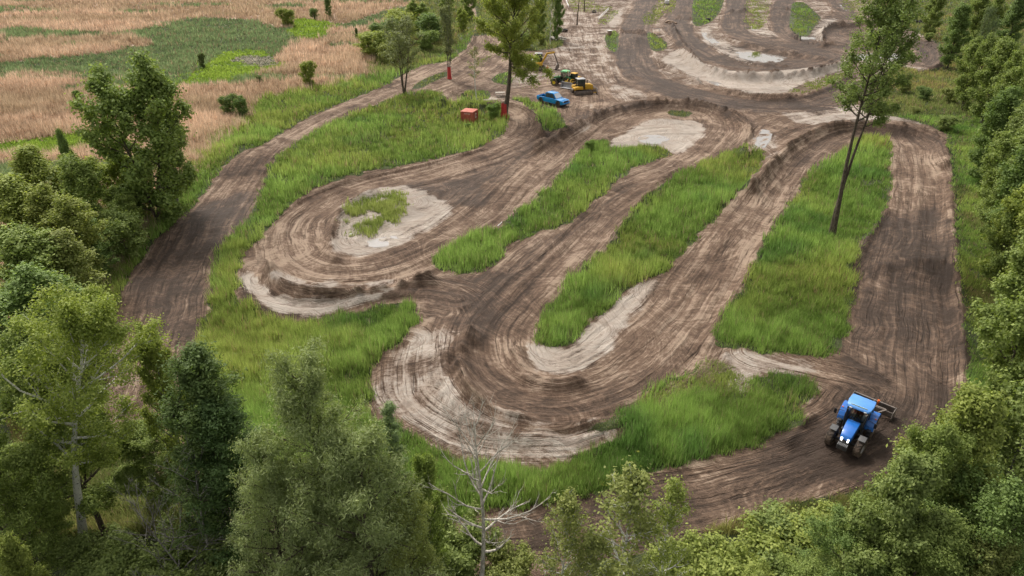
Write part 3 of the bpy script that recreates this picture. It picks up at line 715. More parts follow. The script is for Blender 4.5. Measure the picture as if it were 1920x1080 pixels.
kit('spruce', dict(seed=8, H=12, r0=.13, clear=.05, nb=70, blen=.15, el=(-8, 30), curl=-.1, nsub=7, sub=.4, twig=2, profile='cone', jit=.04), dict(n=26000, size=.03, clump=.12, mat=L_blue, aspect=4.5), B_brown)
kit('shrub', dict(seed=9, H=4, r0=.06, clear=.03, nb=16, blen=.5, el=(25, 70), curl=.4, nsub=5, twig=3, stems=3, spread=.3), dict(n=26000, size=.09, clump=.24, mat=L_yel, cull=.1), B_brown)
# far crowns (larger leaf clusters)
kit('far_a', dict(seed=11, H=12, r0=.17, clear=.04, nb=38, blen=.27, el=(0, 62), curl=.5, nsub=5, twig=2, profile='round'), dict(n=34000, size=.165, clump=.42, mat=L_mid, cull=.1), B_brown)
kit('far_b', dict(seed=12, H=12, r0=.17, clear=.05, nb=26, blen=.29, el=(0, 58), curl=.5, nsub=5, twig=2, stems=2, spread=.13), dict(n=36000, size=.165, clump=.42, mat=L_mid, cull=.1), B_brown)
kit('far_c', dict(seed=13, H=12, r0=.15, clear=.04, nb=36, blen=.25, el=(10, 65), curl=.6, nsub=5, twig=2, profile='round'), dict(n=32000, size=.155, clump=.40, mat=L_yel, cull=.12), B_grey)
kit('far_bush', dict(seed=14, H=4, r0=.07, clear=.02, nb=12, blen=.48, el=(15, 70), curl=.4, nsub=4, twig=1, stems=3, spread=.28), dict(n=12000, size=.12, clump=.30, mat=L_yel), B_brown)
kit('far_sparse', dict(seed=15, H=10, r0=.13, clear=.38, nb=14, blen=.27, el=(25, 70), curl=.4, nsub=4, twig=3, stems=3, spread=.20), dict(n=6500, size=.14, clump=.40, mat=L_pale, cull=.2), B_brown)
kit('far_spruce', dict(seed=17, H=5, r0=.07, clear=.05, nb=40, blen=.2, el=(-5, 40), curl=.1, nsub=4, twig=0, profile='cone'), dict(n=5000, size=.09, clump=.17, mat=L_dark, aspect=3), B_brown)
# bare trees
kit('dead_pale', dict(seed=24, H=13, r0=.17, clear=.45, nb=22, blen=.25, el=(12, 55), curl=.65, nsub=5, sub=.55, twig=3, jit=.17, profile='round'), None, B_pale)
kit('dead_grey', dict(seed=22, H=9, r0=.10, clear=.12, nb=16, blen=.36, el=(20, 65), curl=.3, nsub=5, sub=.55, twig=3, jit=.20, stems=2, spread=.2), None, B_grey)
kit('slim', dict(seed=33, H=14, r0=.10, clear=.28, nb=16, blen=.13, el=(45, 75), curl=.3, nsub=4, twig=2, stems=4, spread=.06), dict(n=9000, size=.13, clump=.38, mat=L_pale, cull=.15), B_grey)
kit('thin_birch', dict(seed=34, H=8, r0=.09, clear=.40, nb=14, blen=.16, el=(20, 60), curl=.3, nsub=4, twig=2), dict(n=700, size=.14, clump=.25, mat=L_pale, cull=.2), B_white)
kit('bare_pole', dict(seed=23, H=16, r0=.24, clear=.6, nb=6, blen=.12, el=(20, 60), nsub=2, twig=1), None, B_brown)

def plant(name, k, base, h, rz=0.0, wide=1.0, tint=(1, 1, 1), lean=(0, 0), label='', cat='tree', group=None, red=0.0):
    tr, cr, H = KIT[k]
    e = bpy.data.objects.new(name, None); e.empty_display_size = .5; C.objects.link(e)
    e.location = base; e.rotation_euler = (lean[1], lean[0], 0); s = h/H
    tag(e, label, cat, group)
    for nm, m in (('trunk', tr), ('crown', cr)):
        if m is None: continue
        o = bpy.data.objects.new(nm, m); o.parent = e; o.rotation_euler = (0, 0, rz); o.scale = (s*wide, s*wide, s)
        o.color = (*tint, 1); C.objects.link(o)
    if red > 0:
        r = 1.2*.25*s*wide*1.0
        V, F = [], []
        rr = red
        n = 10
        tube(V, F, [(0, 0, -.1), (0, 0, .45), (0, 0, 1.5), (0, 0, 2.3)], [rr*1.35, rr*1.12, rr, rr*.97], n)
        o = bpy.data.objects.new('painted_base', mesh_from(V, F, B_red)); o.parent = e; C.objects.link(o); o['label'] = 'red painted foot of the trunk'
    return e
def top_at(px, py, h):
    """ground point under a tree of height h whose top the photograph shows at px, py"""
    x, y = flat(px, py, h); z = float(height(float(x), float(y)))
    x, y = flat(px, py, h+z); return Vector((float(x), float(y), z-.05))
def h_of(px, py, tpy):
    """height of a thing with foot at px, py and top at row tpy"""
    b = at(px, py); dy = (tpy-540)/FOC
    # ray row tpy at distance b.y
    return CAM_H-b.y*(SP+dy*CP)/(CP-dy*SP)-b.z
T = []
G_ = (.95, .96, .95); Y_ = (1.14, 1.08, .85); D_ = (.72, .82, .85); O_ = (1.06, .96, .95); P_ = (1.1, 1.05, 1.2)
# --- foreground wood, bottom left and centre
for a in [
 ('aspen_tree', 'poplar', 118, 505, 17, 0.4, 1.05, (1.2, 1.15, .95), (.30, 0), 'tall aspen with a white black-marked trunk and spreading bare pale limbs in its crown', None),
 ('broadleaf_tree', 'maple_a', 25, 600, 14, 1.0, .95, G_, (0, 0), 'leafy green tree left of the white trunked aspen at the frame edge', None),
 ('broadleaf_tree', 'maple_b', 15, 850, 6.5, 2.0, 1.2, G_, (0, 0), 'leafy tree at the left frame edge beside the lower half of the white aspen trunk', None),
 ('young_aspen', 'ash_near', 265, 600, 13, .3, .62, Y_, (0, 0), 'slender yellow green aspen with upright top shoots beside the brown left lane', None),
 ('broadleaf_tree', 'maple_a', 255, 790, 6.5, 2.6, 1.5, G_, (0, 0), 'shaded leafy tree between the white aspen trunk and the dark cedar', None),
 ('broadleaf_tree', 'ash_near', -5, 1000, 8, 4.0, .8, Y_, (0, 0), 'low leafy tree filling the bottom left corner', None),
 ('shrub', 'shrub', 270, 1015, 5.0, 1.0, 1.1, G_, (0, 0), 'leafy shrub right of the white aspen foot under the grey leafless trees', None),
 ('shrub', 'shrub', 165, 1012, 3.6, 3.0, 1.3, G_, (0, 0), 'rounded leafy shrub hiding the very foot of the white aspen', None),
 ('shrub', 'shrub', 400, 1035, 5.0, 2.0, 1.2, G_, (0, 0), 'leafy shrub below the dark cedar beside the fallen pale log', None),
 ('dead_tree', 'dead_grey', 290, 830, 11, .5, .9, G_, (0, 0), 'grey leafless branching tree in front of the dark cedar', None),
 ('dead_tree', 'dead_grey', 385, 850, 9, 2.5, .8, G_, (0, 0), 'smaller grey leafless tree with crooked twigs right of the first grey one', None),
 ('cedar_tree', 'cedar', 345, 655, 14, 0, 1.25, G_, (0, 0), 'tall dense dark green cedar behind the grey leafless tree', None),
 ('cedar_tree', 'cedar', 405, 750, 12, 1.7, 1.35, D_, (0, 0), 'shorter dark cedar right of the tall cedar', None),
 ('larch_tree', 'larch', 562, 640, 16.5, 0, .95, G_, (.02, 0), 'tall feathery grey green larch with a straight dark trunk standing before the tall grass', None),
 ('larch_tree', 'larch_b', 665, 800, 14, 1.4, 1.05, G_, (0, 0), 'broad feathery grey green larch right of the tallest larch', None),
 ('larch_tree', 'larch', 475, 815, 13, 2.4, 1.0, G_, (0, 0), 'darker feathery larch between the cedars and the tallest larch', None),
 ('larch_tree', 'larch_b', 585, 870, 11, 3.4, 1.3, G_, (0, 0), 'low feathery larch at the bottom edge in front of the tallest larch', None),
 ('larch_tree', 'larch_b', 752, 925, 10, 5.4, .95, (1.15, 1.1, .8), (0, 0), 'feathery larch left of the bleached dead tree', None),
 ('spruce_tree', 'spruce', 723, 752, 13.5, 0, .9, D_, (0, 0), 'narrow blue green spruce tip poking up before the pale sand bend', None),
 ('broadleaf_tree', 'ash_near', 795, 845, 10.5, 1.0, .62, (1, 1.05, .8), (0, 0), 'thin leafy green tree between the spruce tip and the bleached dead tree', None),
 ('shrub', 'shrub', 850, 975, 5, .4, 1.0, G_, (0, 0), 'leafy shrub beside the bleached dead tree trunk', None),
 ('dead_tree', 'dead_pale', 892, 735, 14.5, 0, .9, G_, (0, 0), 'bleached leafless tree with wide curling bare branches at the bottom centre', None),
 ('shrub', 'shrub', 950, 1030, 4, 2.4, 1.0, O_, (0, 0), 'thin olive shrub right of the bleached dead tree', None),
 ('birch_tree', 'birch', 1065, 915, 9, .7, 1.1, O_, (0, 0), 'thin olive leaved birch left of the white stemmed birch', None),
 ('birch_tree', 'birch', 1185, 872, 10.5, 1.7, 1.35, O_, (-.06, 0), 'sparse olive birch with a white stem in front of the bottom lane', None),
 ('birch_tree', 'birch', 1270, 893, 9.5, 3.0, .95, (1.15, 1.1, .9), (0, 0), 'slim yellow green birch with an upright tip before the bottom lane', None),
 ('birch_tree', 'birch', 1115, 1000, 7, 4.0, 1.4, O_, (0, 0), 'low bushy birch at the bottom edge below the white stemmed birch', None),
 # bottom right bank
 ('shrub', 'shrub', 1335, 1045, 4.2, .1, 1.5, Y_, (0, 0), 'yellow green shrub at the lower end of the bottom lane edge', None),
 ('shrub', 'shrub', 1415, 1025, 4.2, .9, 1.6, Y_, (0, 0), 'bright yellow green shrub along the lower edge of the bottom lane', None),
 ('shrub', 'shrub', 1500, 1002, 4.2, 1.9, 1.6, G_, (0, 0), 'mid green shrub below the tractor along the bottom lane', None),
 ('shrub', 'shrub', 1580, 985, 4.5, 2.9, 1.5, Y_, (0, 0), 'wide yellowish shrub where the bottom lane bends up to the tractor', None),
 ('broadleaf_tree', 'maple_b', 1540, 1032, 6, 3.9, 1.15, G_, (0, 0), 'low round green tree at the bottom edge below the tractor', None),
 ('broadleaf_tree', 'ash_near', 1430, 1060, 5.5, 4.9, 1.3, Y_, (0, 0), 'low yellow green tree at the bottom edge between the birches and the tractor', None),
 ('broadleaf_tree', 'maple_a', 1668, 935, 9, 5.9, .9, G_, (0, 0), 'rounded green tree just right below the tractor wheels', None),
 ('broadleaf_tree', 'ash_near', 1738, 845, 12, .5, .95, G_, (0, 0), 'tall ash with fine leaves right of the tractor at the lane edge', None),
 ('broadleaf_tree', 'maple_b', 1640, 1010, 7.5, 1.5, 1.2, D_, (0, 0), 'darker leafy tree at the bottom edge right of the low round tree', None),
 ('broadleaf_tree', 'ash_near', 1850, 715, 13, 2.5, 1.0, Y_, (0, 0), 'bright yellow green tree nearest the right frame edge above the ash', None),
 ('broadleaf_tree', 'maple_a', 1785, 785, 12, 3.5, .72, G_, (0, 0), 'narrow green tree between the bright yellow green tree and the lane', None),
 ('broadleaf_tree', 'maple_b', 1880, 865, 11, 4.5, 1.0, D_, (0, 0), 'dark green tree on the right frame edge below the bright one', None),
 ('broadleaf_tree', 'maple_a', 1770, 960, 9.5, 5.5, 1.1, G_, (0, 0), 'spreading green tree in the bottom right corner area', None),
 ('broadleaf_tree', 'ash_near', 1890, 1000, 9, .2, 1.1, O_, (0, 0), 'olive tree in the very bottom right corner', None),
]:
    nm, k, px, py, h, rz, wd, tc, ln, lab, grp = a
    b = top_at(px, py, h); b.x -= ln[0]*h*.9
    T.append(plant(nm, k, b, h, rz, wd, tc, ln, lab, 'shrub' if nm == 'shrub' else 'tree', grp))
T.append(plant('broadleaf_tree', 'maple_b', top_at(-75, 790, 11), 11, 1.9, .9, G_, (0, 0), 'leafy tree cut by the left frame edge below the tree left of the aspen'))
# --- left cluster beside the left lane
T.append(plant('cottonwood_tree', 'far_b', at(300, 425), h_of(300, 425, 100), .7, 1.0, (.95, 1.0, 1.0), (.05, 0), 'tallest leafy cottonwood of the left clump standing beside the brown lane'))
for px, py, h, k, wd, tc, lab in [
 (62, 272, 9.5, 'far_c', 1.25, Y_, 'bright yellow green rounded tree at the back of the left clump'),
 (122, 240, 10, 'far_c', .38, D_, 'thin dark pointed sapling rising behind the yellow green tree'),
 (170, 290, 9.5, 'far_a', .9, G_, 'green tree between the yellow green tree and the tall cottonwood'),
 (240, 280, 8.5, 'far_b', 1.15, Y_, 'broad light green tree in front of the cottonwood trunk'),
 (20, 330, 10, 'far_c', 1.25, Y_, 'yellow green tree at the left frame edge below the rounded one'),
 (110, 345, 9.5, 'far_b', 1.0, O_, 'olive green tree in the middle of the left clump'),
 (180, 375, 7, 'far_a', 1.1, D_, 'dark tree below the broad light green tree'),
 (262, 350, 5.5, 'far_b', 1.3, G_, 'green tree whose skirt overhangs the grass beside the left lane'),
 (35, 425, 9.5, 'far_a', 1.15, G_, 'large green tree at the left frame edge halfway down'),
 (120, 430, 8.5, 'far_c', 1.1, O_, 'grey green tree low in the middle of the left clump'),
 (200, 430, 5, 'far_a', 1.3, D_, 'dark low tree at the lane side end of the left clump'),
 (20, 510, 9, 'far_b', 1.2, D_, 'dark tree at the left frame edge above the aspen crown'),
 (100, 515, 7, 'far_a', 1.2, G_, 'low green tree just above the white trunked aspen crown'),
 (262, 395, 5, 'far_bush', 1.1, G_, 'small bush at the foot of the green overhanging tree'),
 (285, 310, 6.5, 'far_a', 1.2, G_, 'full green tree right in front of the cottonwood lower trunk'),
]:
    T.append(plant('bush' if 'bush' in k else 'broadleaf_tree', k, top_at(px-(45 if px > 150 else 15), py, h), h, px*.37 % 6.28, wd*(1.28 if px < 230 else 1.1), tuple(c_*1.12 for c_ in tc), (0, 0), lab, 'bush' if 'bush' in k else 'tree'))
T.append(plant('broadleaf_tree', 'far_c', at(336, 392), h_of(336, 392, 168), 2.7, .8, (.9, .95, .95), (.10, 0), 'leafy tree whose crown leans out right of the tall cottonwood'))
# --- right hand wood
RW = [
 (1755, -30, 13, 'far_a', .9, G_), (1800, 5, 13, 'far_a', .95, D_), (1850, -20, 14, 'far_b', 1.0, G_), (1905, -10, 14, 'far_c', 1.05, D_),
 (1838, 60, 12.5, 'far_b', .85, G_), (1882, 70, 13, 'far_a', 1.0, G_), (1925, 90, 13, 'far_b', 1.0, G_),
 (1868, 160, 12, 'far_a', .9, D_), (1915, 170, 13, 'far_c', 1.0, G_), (1848, 225, 7, 'far_b', 1.1, G_), (1890, 235, 11, 'far_b', .95, G_),
 (1935, 260, 12, 'far_a', 1.0, D_), (1862, 290, 9, 'far_a', .95, G_), (1905, 320, 11, 'far_b', .95, Y_), (1880, 370, 9, 'far_b', .8, G_),
 (1935, 400, 12, 'far_a', .95, G_), (1905, 450, 9.5, 'far_c', .7, D_), (1945, 520, 12, 'far_b', .9, G_), (1925, 590, 10, 'far_a', .6, Y_), (1960, 640, 12, 'far_c', .9, G_)]
RWL = ['dark tree at the far top of the right wood beside the open verge', 'very dark dense tree near the top of the right wood', 'tall green tree on the top edge in the right wood', 'dark tree in the top right corner of the right wood',
 'green tree carrying the thin bare dark stem on its left', 'full green tree behind the thin dark stem', 'green tree on the frame edge right of the thin dark stem',
 'dark tree just below the tree with the thin dark stem', 'light leaved tree on the frame edge above the verge bend', 'low spreading tree at the verge below the thin dark stem', 'rounded tree level with the top of the right berm',
 'dark tree on the frame edge level with the right berm', 'bushy tree beside the outer corner of the right berm', 'yellow green tree of the right wood beside the start of the long right lane', 'green tree overhanging the verge of the long right lane',
 'tall tree on the frame edge halfway along the right lane', 'narrow dark tree beside the middle of the right lane', 'leafy tree on the frame edge level with the long grass island', 'yellow green branches reaching in at the frame edge level with the island end', 'tree at the frame edge just above the bright yellow green tree']
for i, (px, py, h, k, wd, tc) in enumerate(RW):
    T.append(plant('broadleaf_tree', k, top_at(px+(55 if py > 270 else 35 if py > 100 else 12), py, h), h, i*1.3, wd*1.05, tc, (0, 0), RWL[i]))
_b = at(1821, 150)
T.append(plant('bare_stem_tree', 'far_sparse', _b, h_of(1821, 150, 10), 1.0, .5, D_, (.02, 0), 'thin dark bare stem leaning at the edge of the right wood'))
# --- verge bushes right
for px, py, h, k, wd, tc, lab in [
 (1700, 150, 2.2, 'far_bush', 1.5, O_, 'olive bush on the rough ground under the tall leaning tree crown'),
 (1738, 162, 2.4, 'far_bush', 1.5, D_, 'dark green bush on the rough ground left of the right wood'),
 (1790, 165, 2.6, 'far_bush', 1.6, O_, 'brownish olive bush at the foot of the right wood'),
 (1660, 190, 1.6, 'far_bush', 1.5, Y_, 'low yellowish bush behind the twin trunks of the tall tree'),
 (1780, 215, 2.4, 'far_bush', 1.8, G_, 'green bush above the outer corner of the right berm'),
 (1720, 200, 1.3, 'far_bush', 1.8, O_, 'low tan bush on the rough verge above the right berm'),
 (1745, 60, 2.2, 'far_bush', 1.6, G_, 'green bush by the black tyre pile')]:
    T.append(plant('bush', k, top_at(px, py, h), h, px*.37 % 6.28, wd, tc, (0, 0), lab, 'bush'))
# --- middle distance
def foot(nm, k, px, py, tpy, rz, wd, tc, ln, lab, cat='tree', red=0.0):
    b = at(px, py); b.z -= .05; h = h_of(px, py, tpy); o = plant(nm, k, b, h, rz, wd, tc, ln, lab, cat, None, red); T.append(o); return o
foot('sapling', 'far_bush', 580, 163, 112, 0, .9, (1.1, 1.05, .8), (0, 0), 'pale yellow green sapling standing in the tan reeds')
foot('bush', 'far_bush', 381, 128, 98, 0, .7, (.6, .6, .7), (0, 0), 'small dark grey bush on the bright green marsh patch', 'bush')
foot('bush', 'far_bush', 147, 193, 168, 0, .9, (.7, .85, .7), (0, 0), 'small dark green bush in the reeds behind the left clump', 'bush')
foot('bush', 'far_bush', 432, 218, 176, 1, 1.1, D_, (0, 0), 'round olive bush at the reed edge right of the cottonwood', 'bush')
foot('bush', 'far_bush', 455, 222, 180, 2, .9, (.6, .75, .7), (0, 0), 'darker bush touching the round olive bush at the reed edge', 'bush')
foot('bush', 'far_bush', 487, 158, 140, 3, 1.0, D_, (0, 0), 'tiny dark bush in the reeds above the two joined bushes', 'bush')
foot('bush', 'far_bush', 540, 50, 14, 4, 1.3, Y_, (0, 0), 'rounded yellow green bush at the head of the bright marsh patch', 'bush')
foot('bush', 'far_bush', 590, 36, 14, 5, 1.2, D_, (0, 0), 'dark low bush right of the yellow green rounded bush', 'bush')
foot('broadleaf_tree', 'far_c', 618, 35, -12, 0, .9, D_, (0, 0), 'dark green tree by itself beyond the pond water')
foot('spruce_sapling', 'far_spruce', 670, 78, 52, 0, 1.2, G_, (0, 0), 'tiny dark spruce standing alone in the tan reeds by the pond')
for i, (px, py, tp, wd, tc, lab) in enumerate([
 (700, 108, 62, 1.2, Y_, 'light yellow green bush at the left end of the bush row behind the fanning stems'),
 (722, 88, 42, 1.0, D_, 'dark green bush above the left end of the bush row'),
 (748, 78, 25, 1.2, (1.15, 1.05, .75), 'yellowish bush in the row behind the multi stem tree crown'),
 (785, 62, 5, 1.2, G_, 'green bush near the top of the bush row left of the red footed slim tree'),
 (818, 78, 28, 1.1, D_, 'dark bush in the row just left of the slim tree with the red foot'),
 (838, 30, -18, 1.2, G_, 'leafy bush at the top of the row near the upper frame edge'),
 (800, 95, 62, 1.0, (.9, .95, .9), 'grey green bush low in the row beside the grass bank'),
 (735, 118, 82, 1.1, O_, 'olive bush overhanging the tan reeds beside the left lane'),
 (868, 60, 20, 1.0, Y_, 'yellow bush at the upper lane end beside the large tree crown'),
 (880, 40, -10, .9, G_, 'leafy bush behind the left side of the large tree crown')]):
    foot('bush', 'far_bush' if tp > 20 else 'far_b', px, py, tp-6, i*1.1, wd*(1.5 if tp > 20 else 1.15), tuple(c*1.15 for c in tc), (0, 0), lab, 'bush')
foot('multi_stem_tree', 'far_sparse', 760, 178, 30, .4, 1.15, G_, (-.03, 0), 'sparse grey tree with three dark stems fanning from the grass beside the left lane')
foot('slim_poplar', 'slim', 843, 148, -12, .4, 1.0, G_, (-.01, 0), 'slim pale tree of upright stems with a red painted foot', 'tree', .34)
foot('birch_sapling', 'thin_birch', 893, 190, 85, 1.4, 1.0, O_, (-.02, 0), 'thin almost bare birch behind the red container')
foot('broadleaf_tree', 'far_a', 1012, 72, -25, .4, .7, G_, (0, 0), 'leafy tree with a red painted foot at the back of the yard', 'tree', .3)
foot('white_birch', 'birch', 1032, 85, -40, .4, .7, G_, (0, 0), 'birch with a clean white trunk at the yard edge')
foot('broadleaf_tree', 'far_a', 1044, 78, -40, 2.4, .55, D_, (0, 0), 'dark leafy narrow tree right of the white trunked birch')
foot('bush', 'far_bush', 1015, 86, 62, 2.4, 1.0, O_, (0, 0), 'olive bush at the foot of the white trunked birch', 'bush')
foot('bush', 'far_bush', 985, 92, 60, 3.4, 1.2, G_, (0, 0), 'green bush on the grass behind the excavator', 'bush')
foot('bare_tree', 'bare_pole', 1083, 47, -60, 1, .9, G_, (0, 0), 'straight bare trunk rising from an earth mound in the yard')
foot('bare_tree', 'bare_pole', 1096, 22, -70, 2, .9, G_, (0, 0), 'straight bare trunk by the rail fence beyond the earth mound')
foot('bush', 'far_bush', 882, 245, 236, 0, 1.6, G_, (0, 0), 'leafy bush growing against the front of the red container', 'bush') if False else None
for px, py, tp, lab in [(876, 244, 230, 'leafy green bush growing against the front of the red container'), (925, 222, 193, 'dark green bush between the red container and the red footed tree'),
                        (905, 235, 222, 'low bush right beside the red container'), (1105, 283, 262, 'rounded dark bush on the tip of the upper grass island'), (600, 660, 640, 'low weed bush')][:4]:
    foot('bush', 'far_bush', px, py, tp, px % 6, 1.2, (.85, 1.0, .8), (0, 0), lab, 'bush')

# the large red footed tree: heavy crown with a low limb to the right
V, F, tips = skeleton(31, 17.5, .44, clear=.46, nb=30, blen=.36, el=(8, 60), curl=.45, nsub=6, twig=3, lean=(2.0, 1.0), jit=.12)
rg_ = random.Random(5)
for (z0, d, L) in ((8.6, (1.0, -.3, -.02), 6.5), (7.9, (.9, -.5, -.2), 4.6), (9.0, (.8, .5, .1), 5.0)):
    bp = bend(rg_, Vector((2.0*z0/17.5, z0/17.5, z0)), Vector(d), L, 6, -.5, .08); tube(V, F, bp, [.13, .11, .09, .07, .05, .03, .02], 5)
    for q in range(26):
        i = rg_.randint(1, 6); p = bp[i]+Vector((rg_.uniform(-1, 1), rg_.uniform(-1, 1), rg_.uniform(-1.8, .5))); tube(V, F, [bp[i], (bp[i]+p)/2+Vector((0, 0, .1)), p], [.03, .02, .01], 3); tips.append((bp[i], p, 2.0))
KIT['yard_tree'] = (mesh_from(V, F, B_brown), leaves(77, tips, 50000, .17, .40, L_mid, cull=.1), max(v.z for v in V))
b = at(945, 221); e = plant('large_tree', 'yard_tree', b, h_of(945, 221, -45), 0, 1, (1.3, 1.2, 1.0), (0, 0), 'big leafy tree with a red painted trunk foot between the container and the blue pickup', 'tree', None, .47); T.append(e)
# the tall twin trunk tree on the long island
V, F, t1 = skeleton(41, 24, .27, clear=.53, nb=30, blen=.22, el=(15, 60), curl=.5, nsub=5, twig=3, lean=(.4, .6), jit=.13)
V2, F2, t2 = skeleton(42, 22, .22, clear=.55, nb=22, blen=.21, el=(10, 55), curl=.4, nsub=5, twig=3, lean=(.4, .5), jit=.13)
sh_ = lambda v: Vector((v.x+.20+max(0, v.z-10.5)*.09, v.y-.05, v.z))
V2 = [sh_(v) for v in V2]; t2 = [(sh_(a)-Vector((.22, 0, 0)), sh_(b_)-Vector((.22, 0, 0)), w_) for a, b_, w_ in t2]; V2 = [v-Vector((.22, 0, 0)) for v in V2]
n0 = len(V); V += [v+Vector((.22, 0, 0)) for v in V2]; F += [tuple(i+n0 for i in f) for f in F2]; tips = t1+[(a+Vector((.22, 0, 0)), b_+Vector((.22, 0, 0)), w_) for a, b_, w_ in t2]
KIT['island_tree'] = (mesh_from(V, F, B_brown), leaves(78, tips, 30000, .14, .36, L_yel, cull=.3), max(v.z for v in V))
b = at(1557, 447); T.append(plant('tall_tree', 'island_tree', b, 24.5, 0, 1, (.95, 1.0, 1.0), (-.015, 0), 'tall leaning tree with twin dark trunks and airy crown on the long grass island'))

# ------------------------------------------------------------------ machines and small things
class MB:
    """collects shaped pieces into ONE mesh (local metres: +X forward, +Y left, +Z up)"""
    def __init__(s): s.b = bmesh.new()
    def _x(s, vs, M):
        if M is not None: bmesh.ops.transform(s.b, matrix=M, verts=vs)
    def box(s, c, d, bev=.03, M=None, seg=2):
        t = bmesh.new(); r = bmesh.ops.create_cube(t, size=1); bmesh.ops.scale(t, vec=d, verts=t.verts)
        if bev: bmesh.ops.bevel(t, geom=t.edges[:], offset=min(bev, min(d)*.45), segments=seg, affect='EDGES', profile=.5)
        bmesh.ops.translate(t, vec=c, verts=t.verts)
        if M is not None: bmesh.ops.transform(t, matrix=M, verts=t.verts)
        s.join(t); return s
    def join(s, t):
        me = bpy.data.meshes.new('t'); t.to_mesh(me); t.free(); s.b.from_mesh(me); bpy.data.meshes.remove(me)
    def prof(s, pts, y0, y1, bev=.03, seg=2):
        """side profile (x, z) extruded across y, edges rounded"""
        t = bmesh.new(); a = [t.verts.new((x, y0, z)) for x, z in pts]; b = [t.verts.new((x, y1, z)) for x, z in pts]
        n = len(pts)
        t.faces.new(a); t.faces.new(b[::-1])
        for i in range(n): t.faces.new((a[i], b[i], b[(i+1) % n], a[(i+1) % n]))
        bmesh.ops.recalc_face_normals(t, faces=t.faces[:])
        if bev: bmesh.ops.bevel(t, geom=t.edges[:], offset=bev, segments=seg, affect='EDGES', profile=.5)
        s.join(t); return s
    def loft(s, secs, bev=0.0):
        """sections (x, halfwidth, zlow, zhigh) joined along x"""
        t = bmesh.new(); R_ = [[t.verts.new((x, sy*hw, z)) for sy, z in ((-1, zl), (1, zl), (1, zh), (-1, zh))] for x, hw, zl, zh in secs]
        for a, b in zip(R_[:-1], R_[1:]):
            for i in range(4): t.faces.new((a[i], a[(i+1) % 4], b[(i+1) % 4], b[i]))
        t.faces.new(R_[0][::-1]); t.faces.new(R_[-1]); bmesh.ops.recalc_face_normals(t, faces=t.faces[:])
        if bev: bmesh.ops.bevel(t, geom=t.edges[:], offset=bev, segments=2, affect='EDGES', profile=.5)
        s.join(t); return s
    def cyl(s, p, q, r, r2=None, n=20, bev=0.0):
        p = Vector(p); q = Vector(q); t = bmesh.new(); L = (q-p).length
        bmesh.ops.create_cone(t, cap_ends=True, segments=n, radius1=r, radius2=r if r2 is None else r2, depth=L)
        if bev: bmesh.ops.bevel(t, geom=[e for e in t.edges if abs(e.verts[0].co.z-e.verts[1].co.z) < 1e-6], offset=bev, segments=2, affect='EDGES')
        bmesh.ops.transform(t, matrix=Matrix.Translation((p+q)/2) @ (q-p).to_track_quat('Z', 'Y').to_matrix().to_4x4(), verts=t.verts)
        s.join(t); return s
    def bar(s, p, q, w_, h_=None, bev=.01):
        p = Vector(p); q = Vector(q); h_ = h_ or w_; L = (q-p).length
        t = bmesh.new(); bmesh.ops.create_cube(t, size=1); bmesh.ops.scale(t, vec=(w_, h_, L), verts=t.verts)
        if bev: bmesh.ops.bevel(t, geom=t.edges[:], offset=bev, segments=1, affect='EDGES')
        d = (q-p).normalized(); y = Vector((0, 1, 0)) if abs(d.y) < .9 else Vector((1, 0, 0)); x = y.cross(d).normalized(); y = d.cross(x)
        M = Matrix((x, y, d)).transposed().to_4x4(); M.translation = (p+q)/2
        bmesh.ops.transform(t, matrix=M, verts=t.verts); s.join(t); return s
    def sph(s, c, r, sc=(1, 1, 1), u=14):
        t = bmesh.new(); bmesh.ops.create_uvsphere(t, u_segments=u, v_segments=u*2//3, radius=r)
        bmesh.ops.scale(t, vec=sc, verts=t.verts); bmesh.ops.translate(t, vec=c, verts=t.verts); s.join(t); return s
    def build(s, name, mat, parent=None, angle=40):
        me = bpy.data.meshes.new(name); s.b.to_mesh(me); s.b.free(); me.materials.append(mat)
        me.polygons.foreach_set('use_smooth', np.ones(len(me.polygons), bool))
        try: me.set_sharp_from_angle(angle=R(angle))
        except Exception: pass
        o = bpy.data.objects.new(name, me); C.objects.link(o); o.parent = parent; return o
def thing(name, label, cat, loc, rz, group=None, pitch=0.0, roll=0.0, s=1.0):
    e = bpy.data.objects.new(name, None); C.objects.link(e); e.location = loc; e.rotation_euler = (roll, pitch, rz); e.scale = (s, s, s)
    tag(e, label, cat, group); return e
def seat_on(name, label, cat, xy, rz, L=2.2, W=1.6, group=None, s=1.0, dz=0.0):
    """a vehicle resting on the terrain, tilted with it"""
    c, sn = math.cos(rz), math.sin(rz); x, y = xy
    zf = float(height(x+c*L/2, y+sn*L/2)); zb = float(height(x-c*L/2, y-sn*L/2)); zl = float(height(x-sn*W/2, y+c*W/2)); zr = float(height(x+sn*W/2, y-c*W/2))
    return thing(name, label, cat, (x, y, max((zf+zb)/2, (zl+zr)/2)+dz), rz, group, -math.atan2(zf-zb, L), math.atan2(zl-zr, W), s)

